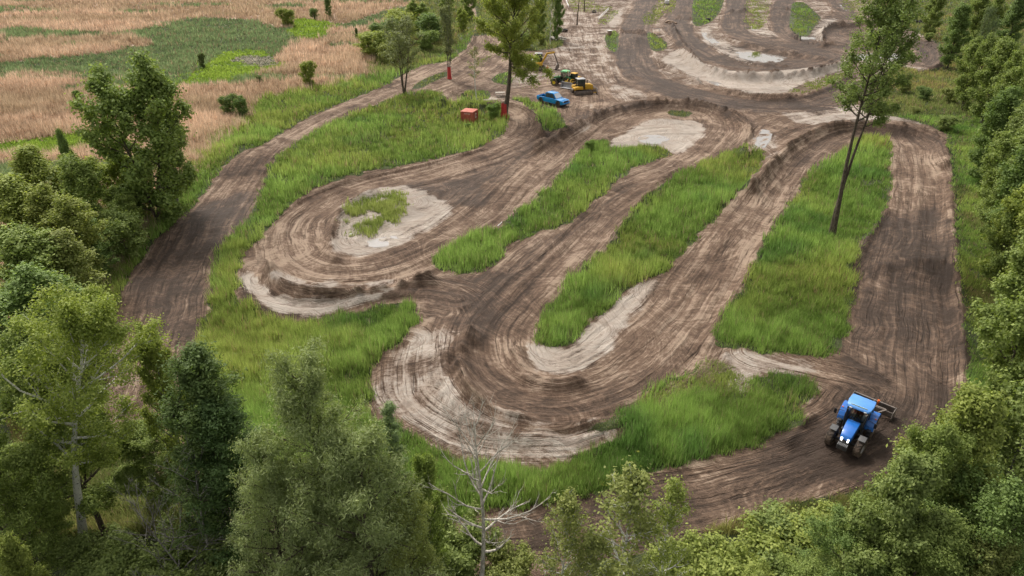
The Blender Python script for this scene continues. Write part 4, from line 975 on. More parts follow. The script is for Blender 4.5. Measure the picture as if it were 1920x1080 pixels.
PB = mat_simple('blue_paint', (0.018, 0.14, 0.50), .32, 0, .06, 2, .5, (.35, .25), .3)
PB2 = mat_simple('blue_paint_lit', (0.09, 0.28, 0.68), .38, 0, .06, 2, .5, None, .2)  # tractor roof: the body blue made paler, light from above painted in
PT = mat_simple('truck_blue_paint', (0.004, 0.26, 0.66), .22, .1, .05, 2, .5, (.25, .55), .8)
YL = mat_simple('yellow_paint', (0.62, 0.36, 0.035), .45, 0, .12, 3, .4, (.55, .25))
GRN = mat_simple('green_paint', (0.035, 0.16, 0.045), .4, 0, .1, 3, .4, (.3, .3))
GRL = mat_simple('light_green_paint', (0.13, 0.42, 0.17), .4, 0, .1, 3, .4, (.3, .3))
BLK = mat_simple('black_plastic', (0.022, 0.022, 0.024), .5, 0, .2, 5, .4, (.35, .4))
RUB = mat_simple('muddy_rubber', (0.055, 0.045, 0.038), .85, 0, .35, 5, .2, (.9, .1))
STL = mat_simple('worn_steel', (0.22, 0.19, 0.17), .5, .6, .3, 3, .4, (.75, .2))
GRY = mat_simple('grey_metal', (0.36, 0.36, 0.37), .5, .2, .15, 4, .4, (.4, .3))
STRP = mat_simple('pale_stripe', (0.45, 0.55, 0.35), .5, 0, .2, 5)
FGR = mat_simple('fender_grey', (0.10, 0.10, 0.10), .6, 0, .2, 5, .3, (.5, .2))
DGR = mat_simple('dark_grey_iron', (0.10, 0.10, 0.10), .6, 0, .3, 5)
WHT = mat_simple('white_paint', (0.72, 0.71, 0.68), .5, 0, .1, 3, .4, (.3, .2))
RIMW = mat_simple('silver_rim', (0.58, 0.58, 0.58), .4, .3, .15, 4, .5, (.5, .15))
RIMY = mat_simple('yellow_rim', (0.75, 0.55, 0.03), .45, 0, .1, 4)
ORG = mat_simple('orange_plastic', (0.85, 0.17, 0.02), .35, 0, .05, 4)
REDC = mat_simple('container_red', (0.42, 0.105, 0.075), .65, 0, .22, 2.5, .3, (.35, .2))
REDT = mat_simple('container_red_lit', (0.58, 0.20, 0.15), .6, 0, .18, 2.5, .3)  # the container red lightened on top, daylight put into the roof colour
GLS = mat_simple('cab_glass', (0.02, 0.035, 0.035), .06, 0, .2, 2, .9)
GLW = mat_simple('windshield_glare_glass', (0.62, 0.66, 0.68), .06, .75, .05, 2, 1.0)  # pale metallic base puts the white sky glare into the windshield
WOOD = mat_simple('weathered_wood', (0.30, 0.22, 0.16), .85, 0, .35, 3, .2)
STN = mat_simple('pale_stone', (0.42, 0.38, 0.33), .9, 0, .3, 3, .2)
MRN = mat_simple('maroon_cloth', (0.16, 0.02, 0.03), .85, 0, .2, 6, .1)
SKN = mat_simple('skin', (0.50, 0.30, 0.21), .6, 0, .05, 6, .3)
JNS = mat_simple('dark_trousers', (0.03, 0.035, 0.05), .85, 0, .2, 6, .1)
_q = NT('lit_lamp'); _e = _q.n('ShaderNodeEmission'); _e.inputs[0].default_value = (1, .98, .92, 1); _e.inputs[1].default_value = 5.0; LIT = _q.done(_e.outputs[0])

def wheel(parent, x, y, r, wd, rim, side, steer=0.0, lugs=22, rimr=.55, hub=None):
    w = MB(); n = 40; prof = [(-.5, rimr), (-.5, .86), (-.42, .965), (-.2, 1.0), (.2, 1.0), (.42, .965), (.5, .86), (.5, rimr)]
    t = bmesh.new(); rings = []
    for i in range(n):
        a = 2*math.pi*i/n; rings.append([t.verts.new((math.cos(a)*r*q, p*wd, math.sin(a)*r*q)) for p, q in prof])
    for i in range(n):
        A, B = rings[i], rings[(i+1) % n]
        for j in range(len(prof)-1): t.faces.new((A[j], A[j+1], B[j+1], B[j]))
    w.join(t)
    if lugs:
        for i in range(lugs):
            for sy in (-1, 1):
                a = 2*math.pi*(i+(.5 if sy > 0 else 0))/lugs
                M = Matrix.Rotation(-a, 4, 'Y') @ Matrix.Translation((r*1.0, sy*wd*.24, 0)) @ Matrix.Rotation(sy*.65, 4, 'X')
                w.box((0, 0, 0), (r*.07, wd*.55, r*.07), 0, M)
    o = w.build('wheel', RUB, parent); o.location = (x, y, r); o.rotation_euler = (0, 0, steer)
    m = MB()
    m.cyl((0, -side*wd*.30, 0), (0, side*wd*.34, 0), r*(rimr+.02), n=28)
    m.cyl((0, side*wd*.34, 0), (0, side*wd*.42, 0), r*.22, n=16)
    k = MB(); t = bmesh.new(); rs = []
    for i in range(28):
        a = 2*math.pi*i/28; rs.append([t.verts.new((math.cos(a)*r*q, side*p*wd, math.sin(a)*r*q)) for p, q in ((.33, rimr*.93), (.47, rimr*.97), (.47, rimr*1.06), (.33, rimr*1.06))])
    for i in range(28):
        for j in range(4): t.faces.new((rs[i][j], rs[i][(j+1) % 4], rs[(i+1) % 28][(j+1) % 4], rs[(i+1) % 28][j]))
    bmesh.ops.recalc_face_normals(t, faces=t.faces[:]); m.join(t)
    for i in range(8):
        a = 2*math.pi*i/8; m.cyl((math.cos(a)*r*.34, side*wd*.30, math.sin(a)*r*.34), (math.cos(a)*r*.34, side*wd*.37, math.sin(a)*r*.34), r*.045, n=6)
    m.build('rim', rim, o); return o

def person_sitting(loc, rz, label, shirt, s=1.0, parent_scale=1.0):
    """one continuous skinned body seated on a seat at the origin, arms forward to a steering wheel"""
    e = bpy.data.objects.new('person', None)
    V = [(0, 0, .10), (0, 0, .30), (.02, 0, .50), (.03, 0, .60), (.05, 0, .68), (.06, 0, .80)]
    E = [(0, 1), (1, 2), (2, 3), (3, 4), (4, 5)]; Rr = [.15, .15, .165, .09, .06, .06]
    def chain(root, pts, rad):
        p = root
        for q, r in zip(pts, rad):
            V.append(q); Rr.append(r); E.append((p, len(V)-1)); p = len(V)-1
        return p
    for sy in (-1, 1):
        chain(2, [(.02, sy*.19, .54), (.18, sy*.26, .34), (.40, sy*.17, .36), (.47, sy*.16, .38)], [.062, .048, .036, .03])
        chain(0, [(.10, sy*.11, .08), (.48, sy*.14, .12), (.56, sy*.14, -.22), (.58, sy*.14, -.32), (.70, sy*.15, -.34)], [.085, .066, .048, .04, .038])
    me = bpy.data.meshes.new('person'); me.from_pydata(V, E, [])
    o = bpy.data.objects.new('person', me); C.objects.link(o)
    sk = o.modifiers.new('s', 'SKIN'); sk.use_smooth_shade = True
    for i, r in enumerate(Rr): me.skin_vertices[0].data[i].radius = (r, r*(1.15 if i in (1, 2) else 1))
    me.skin_vertices[0].data[0].use_root = True
    ss = o.modifiers.new('b', 'SUBSURF'); ss.levels = ss.render_levels = 2
    me.materials.append(shirt); o.location = loc; o.rotation_euler = (0, 0, rz); tag(o, label, 'person'); o.scale = (s, s, s)
    h = MB(); h.sph((.08, 0, .86), .105, (1.0, .82, 1.18)); h.sph((.185, 0, .845), .018, (1, .8, 1.3))
    for sy in (-1, 1):
        h.sph((.07, sy*.088, .855), .026, (.7, .4, 1.2)); h.sph((.165, sy*.036, .87), .012)
        hn = MB()
        for f in range(4): hn.cyl((.47, sy*(.13+.02*f), .39), (.53, sy*(.13+.02*f), .365-.004*f), .010, .008, 6)
        hn.cyl((.46, sy*.125, .39), (.50, sy*.10, .40), .011, .008, 6); hn.sph((.465, sy*.158, .385), .036, (1, 1.1, .6), 10); hn.build('hand', SKN, o)
    h.build('head', SKN, o)
    c = MB(); c.sph((.06, 0, .905), .112, (1.05, .88, .85)); c.box((.18, 0, .90), (.12, .15, .015), .006); c.build('cap', BLK, o)
    j = MB()
    for sy in (-1, 1):
        j.cyl((0, sy*.10, .09), (.48, sy*.14, .13), .10, .078, 12); j.cyl((.48, sy*.14, .13), (.57, sy*.14, -.30), .074, .055, 12); j.sph((.48, sy*.14, .12), .078); j.box((.64, sy*.15, -.345), (.27, .10, .09), .03)
    j.build('trousers', JNS, o); return o

def tractor(name, label, xy, rz, body, roof, rim, s=1.0, lit=False, steer=0.0, front_w=True):
    e = seat_on(name, label, 'tractor', xy, rz, 2.5, 1.8, s=s)
    for sy in (-1, 1):
        wheel(e, -1.05, sy*.86, .84, .50, rim, sy, lugs=20, rimr=.52)
        wheel(e, 1.42, sy*.88, .62, .42, rim, sy, steer, lugs=18, rimr=.50)
        fm = MB()       # rear fenders: curved strip over the wheel
        for i in range(9):
            a0 = R(12+i*17); a1 = R(12+(i+1)*17); rr = .95
            fm.bar((-1.05+math.cos(a0)*rr, sy*.86, .84+math.sin(a0)*rr), (-1.05+math.cos(a1)*rr, sy*.86, .84+math.sin(a1)*rr), .05, .56, .01)
        fm.box((-1.05, sy*.60, 1.35), (1.3, .04, .75), .02)
        fm.build('fender', body, e)
        ff = MB(); ff.box((1.38, sy*.88, 1.33), (.62, .44, .035), .015); ff.box((1.08, sy*.88, 1.26), (.04, .44, .16), .01); ff.bar((1.38, sy*.72, 1.32), (1.38, sy*.35, .8), .04); ff.build('front_fender', FGR, e)
        ol = MB(); ol.box((-.62, sy*1.04, 1.72), (.06, .12, .08), .015); ol.build('marker_lamp', ORG, e)
        mr = MB(); mr.bar((.42, sy*.72, 2.2), (.48, sy*1.22, 2.15), .03); mr.box((.48, sy*1.24, 1.98), (.06, .17, .38), .02); mr.build('mirror', BLK, e)
        st = MB()
        for z in (.55, .85, 1.12): st.box((-.02, sy*.92, z), (.34, .26, .03), .01)
        st.bar((-.17, sy*.92, .5), (-.17, sy*.80, 1.3), .03); st.bar((.15, sy*.92, .5), (.15, sy*.80, 1.3), .03); st.build('step', BLK, e)
    ch = MB(); ch.box((.35, 0, .78), (2.7, .44, .42), .05); ch.box((-1.0, 0, .85), (.8, .8, .6), .06); ch.cyl((-1.05, -.75, .84), (-1.05, .75, .84), .16)
    ch.bar((1.42, -.78, .62), (1.42, .78, .62), .16, .16); ch.box((1.95, 0, .85), (.3, .62, .42), .04); ch.box((.2, -.46, .75), (.9, .3, .4), .06); ch.box((.2, .46, .75), (.9, .3, .4), .06)
    ch.build('chassis', BLK, e)
    hd = MB(); hd.loft([(.38, .40, .98, 1.72), (.9, .385, .98, 1.68), (1.5, .36, .98, 1.58), (1.86, .33, 1.0, 1.42), (2.0, .29, 1.02, 1.22)], .05); ho = hd.build('hood', body, e)
    for sy in (-1, 1): gp = MB(); gp.box((.9, sy*.392, 1.2), (.8, .012, .30), .004); gp.build('side_grille', BLK, ho)
    gp = MB(); gp.box((2.0, 0, 1.0), (.05, .56, .34), .02); gp.build('grille', BLK, ho)
    for sy in (-1, 1):
        for x_, z_, r_ in ((1.985, 1.25, .06), (2.03, 1.12, .05)): hl = MB(); hl.sph((x_, sy*.2, z_), r_, (.5, 1.15, .8)); hl.build('headlight', LIT if lit else WHT, ho)
    fw = MB()
    for i in range(7): fw.box((2.27, -.27+i*.09, .82), (.34, .062, .34), .015)
    fw.box((2.18, 0, .82), (.14, .62, .2), .03); fw.build('front_weights', DGR if lit else BLK, e)
    ex = MB(); ex.cyl((.42, -.56, 1.1), (.42, -.56, 2.45), .07, n=12); ex.cyl((.42, -.56, 1.5), (.42, -.56, 2.1), .10, n=12); ex.build('exhaust_stack', BLK, e)
    # cab frame, glass, roof
    P0, P1, P2, P3 = (.42, 1.0), (.16, 2.50), (-1.05, 2.50), (-1.28, 1.35)
    cf = MB()
    for sy in (-1, 1):
        y0, y1 = sy*.70, sy*.64
        cf.bar((P0[0], y0*.8, P0[1]), (P1[0], y1, P1[1]), .06); cf.bar((-.45, y0, 1.2), (-.42, y1, 2.50), .05); cf.bar((P3[0], y0, P3[1]), (P2[0], y1, P2[1]), .08)
        cf.bar((P0[0], y0*.8, 1.02), (-.45, y0, 1.02), .06)
    cf.box((-.45, 0, 1.05), (1.5, 1.3, .08), .03); cf.bar((P1[0], -.64, 2.50), (P1[0], .64, 2.50), .06); cf.bar((P2[0], -.64, 2.50), (P2[0], .64, 2.50), .06)
    cfo = cf.build('cab', BLK, e)
    gq = NT('cab_window'); g1 = gq.n('ShaderNodeBsdfTransparent'); g1.inputs[0].default_value = (.62, .68, .66, 1); g2 = gq.n('ShaderNodeBsdfGlossy'); g2.inputs['Roughness'].default_value = .04
    fz_ = gq.n('ShaderNodeFresnel'); fz_.inputs[0].default_value = 1.45; mx = gq.n('ShaderNodeMixShader'); gq.t.links.new(fz_.outputs[0], mx.inputs[0]); gq.t.links.new(g1.outputs[0], mx.inputs[1]); gq.t.links.new(g2.outputs[0], mx.inputs[2])
    GW = gq.done(mx.outputs[0])
    me = bpy.data.meshes.new('window')
    Vw = []; Fw = []
    def quad(*p):
        b = len(Vw); Vw.extend(p); Fw.append((b, b+1, b+2, b+3))
    quad((P0[0]+.01, -.53, 1.08), (P0[0]+.01, .53, 1.08), (P1[0]+.01, .6, 2.46), (P1[0]+.01, -.6, 2.46))
    for sy in (-1, 1):
        quad((P0[0]-.05, sy*.57, 1.08), (-.47, sy*.69, 1.1), (-.44, sy*.63, 2.46), (P1[0]-.05, sy*.63, 2.46))
        quad((-.47, sy*.69, 1.45), (P3[0]+.05, sy*.69, 1.45), (P2[0]+.05, sy*.63, 2.46), (-.44, sy*.63, 2.46))
    quad((P3[0]+.02, -.6, 1.45), (P3[0]+.02, .6, 1.45), (P2[0]-.01, .6, 2.46), (P2[0]-.01, -.6, 2.46))
    me.from_pydata(Vw, [], Fw); me.materials.append(GW); wo = bpy.data.objects.new('window', me); C.objects.link(wo); wo.parent = e
    rf = MB(); rf.loft([(.34, .60, 2.54, 2.62), (.22, .72, 2.52, 2.72), (-.3, .78, 2.52, 2.80), (-1.05, .74, 2.52, 2.74), (-1.2, .62, 2.54, 2.64)], .05); ro = rf.build('roof', roof, e)
    if lit:
        rs_ = MB(); rs_.bar((.17, -.5, 2.735), (.17, .5, 2.735), .09, .03, .005); rs_.build('roof_stripe', STRP, ro)
    bc = MB(); bc.cyl((-1.15, .80, 2.5), (-1.15, .80, 2.72), .02, n=8); bc.cyl((-1.15, .80, 2.72), (-1.15, .80, 2.90), .075, n=14, bev=.02); bc.build('beacon', ORG, ro)
    for sy in (-1, 1):
        for x_ in (.34, -1.21): wl = MB(); wl.box((x_, sy*.45, 2.57), (.06, .16, .08), .01); wl.build('work_light', WHT, ro)
    se = MB(); se.box((-.72, 0, 1.32), (.46, .5, .14), .05); se.box((-.95, 0, 1.66), (.12, .48, .62), .05); se.cyl((-.72, 0, 1.05), (-.72, 0, 1.3), .1); se.build('seat', BLK, e)
    sw = MB(); sw.cyl((.10, 0, 1.1), (-.12, 0, 1.62), .04, n=8)
    for i in range(14):
        a0 = 2*math.pi*i/14; a1 = 2*math.pi*(i+1)/14
        f = lambda a: (-.13+math.sin(a)*.17, math.cos(a)*.19, 1.64+math.sin(a)*.08)
        sw.cyl(f(a0), f(a1), .015, n=6)
    sw.box((.18, 0, 1.35), (.25, .5, .5), .06); sw.build('steering_wheel', BLK, e)
    lk = MB(); 
    for sy in (-1, 1): lk.bar((-1.3, sy*.35, .6), (-1.95, sy*.42, .45), .06); lk.bar((-1.35, sy*.3, 1.1), (-1.75, sy*.4, .55), .04)
    lk.bar((-1.35, 0, 1.1), (-1.95, 0, .85), .06); lk.build('hitch', STL, e)
    return e

BT = (21.75, 33.75); BR = R(-130)
tb = tractor('tractor', 'blue tractor with glowing headlights and a driver turning at the bottom of the right lane', BT, BR, PB, PB2, RIMW, .96, True, R(-8))
c_, s_ = math.cos(BR), math.sin(BR)
pz = tb.location.z
pl = person_sitting((BT[0]+c_*-.74, BT[1]+s_*-.74, pz+1.36), BR, 'driver in a maroon shirt seated in the blue tractor cab', MRN)
bx, by = 24.35, 36.5
e = seat_on('box_scraper', 'wide rusty brown box scraper on the dirt behind the blue tractor', 'scraper', (bx, by), R(-133), .8, 2.0, dz=.02)
m = MB(); m.box((-.35, 0, .34), (.07, 2.7, .62), .02); m.box((.3, 0, .42), (.06, 2.7, .42), .02); m.bar((-.3, -1.3, .66), (-.3, 1.3, .66), .10, .10); m.build('blade', STL, e)
for sy in (-1, 1): m = MB(); m.prof([(-.42, 0), (.45, 0), (.5, .3), (.3, .66), (-.42, .70)], sy*1.35-.02, sy*1.35+.02, .01); m.build('side_plate', STL, e)
m = MB(); m.bar((.2, -.9, .6), (1.9, -.05, .55), .1); m.bar((.2, .9, .6), (1.9, .05, .55), .1); m.bar((.2, -.9, .6), (.2, .9, .6), .1); m.bar((-.3, 0, .66), (.9, 0, 1.0), .06); m.bar((.9, 0, 1.0), (1.0, 0, .55), .06); m.build('hitch_frame', STL, e)

GT = at(1055, 160); tg = tractor('tractor', 'green roofed farm tractor with yellow rims parked behind the yellow loader', (GT.x, GT.y), R(158), GRN, GRL, RIMY, 1.02)

# blue pickup
PX, PY = 7.15, 119.6
e = seat_on('pickup_truck', 'bright blue crew cab pickup truck parked on the dirt beside the grass point', 'pickup', (PX, PY), R(-42), 3.5, 1.7); e.scale = (1.02, 1.0, 1.16)
W = .98
m = MB()
m.prof([(-2.9, .62), (-2.86, 1.08), (-1.22, 1.10), (-1.22, .45), (-2.55, .45)], -W, -W+.1, .03); m.prof([(-2.9, .62), (-2.86, 1.08), (-1.22, 1.10), (-1.22, .45), (-2.55, .45)], W-.1, W, .03)
m.box((-2.86, 0, .84), (.09, 1.94, .52), .03); m.box((-2.05, 0, .62), (1.7, 1.9, .1), .02)
m.prof([(-1.2, .42), (-1.2, 1.12), (1.0, 1.12), (1.25, 1.12), (2.55, 1.02), (2.78, .92), (2.82, .5), (2.5, .38)], -W, W, .06)
body = m.build('body', PT, e)
m = MB(); m.loft([(-1.18, .93, 1.08, 1.10), (-1.08, .80, 1.08, 1.80), (-.75, .76, 1.08, 1.86), (.35, .74, 1.08, 1.85), (.62, .74, 1.08, 1.76), (1.28, .90, 1.08, 1.12)], .03); m.build('cab', PT, e)
m = MB(); m.loft([(1.34, .88, 1.10, 1.135), (2.5, .80, 1.0, 1.07)], .02); m.box((1.9, 0, 1.09), (1.0, .5, .05), .02); m.build('hood', PT, e)
def sheetp(name, quads, mat, par, th=.02):
    me = bpy.data.meshes.new(name); V_, F_ = [], []
    for q in quads:
        n = (Vector(q[1])-Vector(q[0])).cross(Vector(q[2])-Vector(q[0])).normalized()*th; b = len(V_); k = len(q)
        V_ += [tuple(Vector(p)) for p in q]+[tuple(Vector(p)+n) for p in q]
        F_ += [tuple(range(b, b+k))[::-1], tuple(range(b+k, b+2*k))]+[(b+i, b+(i+1) % k, b+k+(i+1) % k, b+k+i) for i in range(k)]
    me.from_pydata(V_, [], F_); me.materials.append(mat); o = bpy.data.objects.new(name, me); C.objects.link(o); o.parent = par; return o
sheetp('windshield', [((1.24, -.80, 1.16), (1.24, .80, 1.16), (.66, .68, 1.74), (.66, -.68, 1.74))], GLW, e)
for sy in (-1, 1):
    def yy(z): return sy*(.915-(z-1.1)*.21)
    q1 = [(.95, yy(1.14), 1.14), (.02, yy(1.14), 1.14), (.02, yy(1.72), 1.72), (.50, yy(1.72), 1.72)]; q2 = [(-.10, yy(1.14), 1.14), (-.95, yy(1.14), 1.14), (-.88, yy(1.7), 1.7), (-.10, yy(1.72), 1.72)]
    sheetp('side_window', [q1 if sy > 0 else q1[::-1]], GLS, e, .025); sheetp('side_window', [q2 if sy > 0 else q2[::-1]], GLS, e, .025)
    m = MB(); m.box((1.0, sy*1.08, 1.2), (.12, .2, .17), .03); m.build('mirror', BLK, e)
    for x in (.0, -1.0): m = MB(); m.box((x, sy*(W+.01), .98), (.16, .025, .03), .008); m.build('door_handle', BLK, e)
    for x in (-1.93, 1.78):
        m = MB(); m.cyl((x, sy*(W-.14), .47), (x, sy*(W+.015), .47), .50, n=28); m.build('wheel_arch', BLK, e); wheel(e, x, sy*(W-.10), .42, .28, BLK, sy, 0, 0, .6)
    m = MB(); m.box((2.74, sy*.78, .86), (.12, .3, .16), .04); m.build('headlight', GRY, e); m = MB(); m.box((-2.9, sy*.88, .88), (.06, .16, .34), .02); m.build('tail_light', B_red, e)
sheetp('rear_window', [((-1.15, .7, 1.25), (-1.15, -.7, 1.25), (-1.09, -.62, 1.68), (-1.09, .62, 1.68))], GLS, e, .05)
m = MB(); m.box((2.80, 0, .84), (.08, 1.15, .26), .03); m.box((2.84, 0, .48), (.1, 1.5, .12), .03); m.build('grille', BLK, e)
m = MB(); m.box((2.86, 0, .60), (.18, 1.9, .16), .05); m.build('bumper', PT, e); m = MB(); m.box((-2.05, 0, .70), (1.5, 1.68, .06), .02); m.build('truck_bed', BLK, e)

def track(parent, sy, L, Hh, wd, y):
    m = MB(); r = Hh/2; n = 34; per = 2*(L-Hh)+math.pi*Hh
    for i in range(n):
        d = per*i/n; s1 = L-Hh
        if d < s1: x, z, a = -s1/2+d, 0.03, 0
        elif d < s1+math.pi*r: t = (d-s1)/r; x, z, a = s1/2+math.sin(t)*r, r-math.cos(t)*r+.03, -t
        elif d < 2*s1+math.pi*r: x, z, a = s1/2-(d-s1-math.pi*r), Hh+.03, math.pi
        else: t = (d-2*s1-math.pi*r)/r; x, z, a = -s1/2-math.sin(t)*r, r+math.cos(t)*r+.03, math.pi-t
        m.box((0, 0, 0), (per/n*.94, wd, .05), .008, Matrix.Translation((x, y, z)) @ Matrix.Rotation(a, 4, 'Y'), 1)
    o = m.build('crawler_track', RUB, parent)
    k = MB(); k.prof([(-L/2+.18, .1), (L/2-.18, .1), (L/2-.12, Hh*.5), (L/2-.2, Hh-.06), (-L/2+.2, Hh-.06), (-L/2+.12, Hh*.5)], y-wd*.42, y+wd*.42, .03)
    for i in range(6): x = -L/2+.55+i*(L-1.1)/5; k.cyl((x, y-wd*.5, .2), (x, y+wd*.5, .2), .14, n=14)
    for sx in (-1, 1): k.cyl((sx*(L/2-Hh/2), y-wd*.5, Hh/2+.03), (sx*(L/2-Hh/2), y+wd*.5, Hh/2+.03), Hh*.38, n=18)
    k.build('track_rollers', STL, o)
def cab_box(e, x0, x1, z0, z1, hw, roofm, posts=BLK, y=0.0):
    m = MB()
    for sx in (x0, x1, (x0+x1)/2):
        for sy in (-1, 1): m.bar((sx, y+sy*hw, z0), (sx, y+sy*hw*.95, z1), .07)
    m.box(((x0+x1)/2, y, z0), (abs(x1-x0), hw*2, .12), .02); o = m.build('cab', posts, e)
    g = MB(); g.box(((x0+x1)/2, y, (z0+z1)/2), (abs(x1-x0)-.03, hw*1.93, z1-z0-.04), .02); g.build('window', GLS, o)
    r = MB(); r.box(((x0+x1)/2, y, z1+.06), (abs(x1-x0)+.2, hw*2+.15, .14), .05); r.build('roof', roofm, o); return o
# bulldozer facing right
b = at(1091, 176); e = seat_on('bulldozer', 'yellow bulldozer with a black cab and brown crawler tracks parked right of the loader', 'bulldozer', (b.x, b.y), R(15), 2.8, 1.8)
for sy in (-1, 1): track(e, sy, 3.5, .85, .5, sy*.95)
m = MB(); m.loft([(.35, .55, .7, 1.85), (1.3, .52, .7, 1.80), (1.95, .48, .7, 1.62)], .05); m.box((-.9, 0, 1.0), (1.6, 1.3, .5), .05); o = m.build('engine_cover', YL, e)
g = MB(); g.box((1.97, 0, 1.15), (.04, .8, .7), .01); g.build('grille', BLK, o)
for sy in (-1, 1): m = MB(); m.box((-.95, sy*.88, 1.28), (1.45, .55, .5), .06); m.build('side_tank', YL, e)
cab_box(e, -1.05, .3, 1.3, 2.7, .62, GRY)
m = MB(); m.cyl((1.0, .2, 1.8), (1.0, .2, 2.4), .07, n=10); m.build('exhaust_stack', BLK, e)
m = MB()
for i in range(7):
    a = R(-28+i*9.5); m.box((2.55+.9*(1-math.cos(a))-.1, 0, .55+math.sin(a)*1.0), (.06, 3.0, .19), .01, None, 1)
m.build('blade', STL, e); m = MB()
for sy in (-1, 1): m.bar((-.1, sy*1.0, .45), (2.45, sy*.95, .35), .14, .14); m.bar((1.5, sy*.4, 1.35), (2.45, sy*.5, .8), .09)
m.build('push_arms', YL, e)
m = MB(); m.box((-1.9, 0, .9), (.25, 1.0, .3), .04)
for sy in (-1, 0, 1): m.bar((-2.0, sy*.45, 1.0), (-2.15, sy*.45, .25), .09, .12)
m.build('ripper', STL, e)
# wheel loader behind the bulldozer, bucket towards the camera left
b = at(1069, 167); e = seat_on('wheel_loader', 'yellow loader with a big grey bucket squeezed between the green tractor and bulldozer', 'loader', (b.x+.9, b.y+2.4), R(232), 2.4, 1.6, s=.9)
for x in (-1.1, 1.0):
    for sy in (-1, 1): wheel(e, x, sy*.85, .62, .42, YL, sy, 0, 16, .5)
m = MB(); m.loft([(-2.1, .55, .8, 1.6), (-1.6, .62, .7, 1.85), (-.3, .62, .7, 1.85)], .06); m.box((.6, 0, .9), (1.4, .8, .5), .05); m.build('body', YL, e); cab_box(e, -.45, .55, 1.3, 2.65, .55, YL)
m = MB()
for sy in (-1, 1): m.bar((.6, sy*.42, 1.5), (1.7, sy*.42, 1.75), .16, .12); m.bar((1.7, sy*.42, 1.75), (2.5, sy*.42, .9), .16, .12)
m.build('loader_arms', YL, e)
m = MB(); m.prof([(2.4, .2), (3.35, .12), (3.35, .18), (2.55, .3), (2.45, .8), (2.75, 1.25), (2.7, 1.32), (2.38, .95)], -1.25, 1.25, .01, 1)
for sy in (-1, 1): m.prof([(2.4, .2), (3.35, .12), (2.75, 1.28), (2.4, .9)], sy*1.25-.03, sy*1.25+.03, .01, 1)
m.build('bucket', GRY, e)
# excavator behind the tree, boom to the right
b = at(1009, 131); e = seat_on('excavator', 'yellow compact excavator with dark cab reaching its arm right behind the large tree', 'excavator', (b.x, b.y), R(5), 2.0, 1.6, s=1.25)
for sy in (-1, 1): track(e, sy, 2.6, .6, .42, sy*.8)
m = MB(); m.cyl((0, 0, .5), (0, 0, .8), .5, n=20); m.box((-.35, 0, 1.05), (2.0, 1.7, .5), .12); m.build('house', YL, e)
m = MB(); m.box((-1.05, .1, 1.45), (.75, 1.4, .5), .15); m.build('engine_cover', WHT, e); cab_box(e, -.45, .65, 1.25, 2.55, .42, GRY, BLK, .42)
m = MB(); m.bar((.6, -.1, 1.2), (1.5, -.1, 2.75), .28, .22); m.bar((1.45, -.1, 2.65), (2.7, -.1, 2.85), .27, .2); m.build('boom', YL, e)
m = MB(); m.bar((2.55, -.1, 2.9), (3.3, -.1, 1.0), .2, .16); m.build('stick', STL, e); m = MB(); m.bar((1.5, -.1, 3.0), (2.6, -.1, 3.05), .09); m.bar((.7, -.1, 1.5), (1.7, -.1, 2.4), .09); m.build('hydraulic_rams', STL, e)
m = MB(); m.prof([(3.35, 1.1), (3.55, .9), (3.5, .35), (3.1, .06), (2.8, .1), (2.95, .45), (3.1, .9)], -.42, .22, .02, 1); m.build('bucket', STL, e)
m = MB(); m.box((1.65, 0, .3), (.08, 1.9, .42), .02); m.bar((.9, -.3, .3), (1.6, -.3, .3), .1); m.bar((.9, .3, .3), (1.6, .3, .3), .1); m.build('dozer_blade', B_red, e)

# red steel container
b = at(880, 233); e = seat_on('shipping_container', 'small red steel container sunk in tall grass left of the large red footed tree', 'container', (b.x, b.y+1.0), R(-20), 1.5, 1.5, dz=-.05)
m = MB(); m.box((0, 0, 1.0), (2.0, 2.1, 1.9), .02)
for i in range(9):
    x = -.88+i*.22
    for sy in (-1, 1): m.box((x, sy*1.055, 1.0), (.11, .04, 1.65), .012, None, 1)
for i in range(9):
    y = -.92+i*.23; m.box((1.005, y, 1.0), (.04, .11, 1.65), .012, None, 1)
for sx in (-1, 1):
    for sy in (-1, 1): m.box((sx*.98, sy*1.05, 1.0), (.12, .12, 2.02), .01, None, 1)
m.build('body', REDC, e)
m = MB(); m.box((0, 0, 2.0), (2.12, 2.22, .07), .015); 
for i in range(8): m.box((-.8+i*.23, 0, 2.045), (.09, 1.9, .03), .01, None, 1)
m.build('roof', REDT, e)
m = MB()
for i in range(9):
    if i != 4: m.box((-.36+i*.115, -1.085, 1.70), (.055, .012, .13 if i % 2 else .10), 0, None, 1)
for i in range(9):
    a = R(40+i*35); m.box((1.035, .15+math.cos(a)*.22, 1.25+math.sin(a)*.34), (.012, .11, .15), 0, None, 1)
m.build('white_lettering', WHT, e)

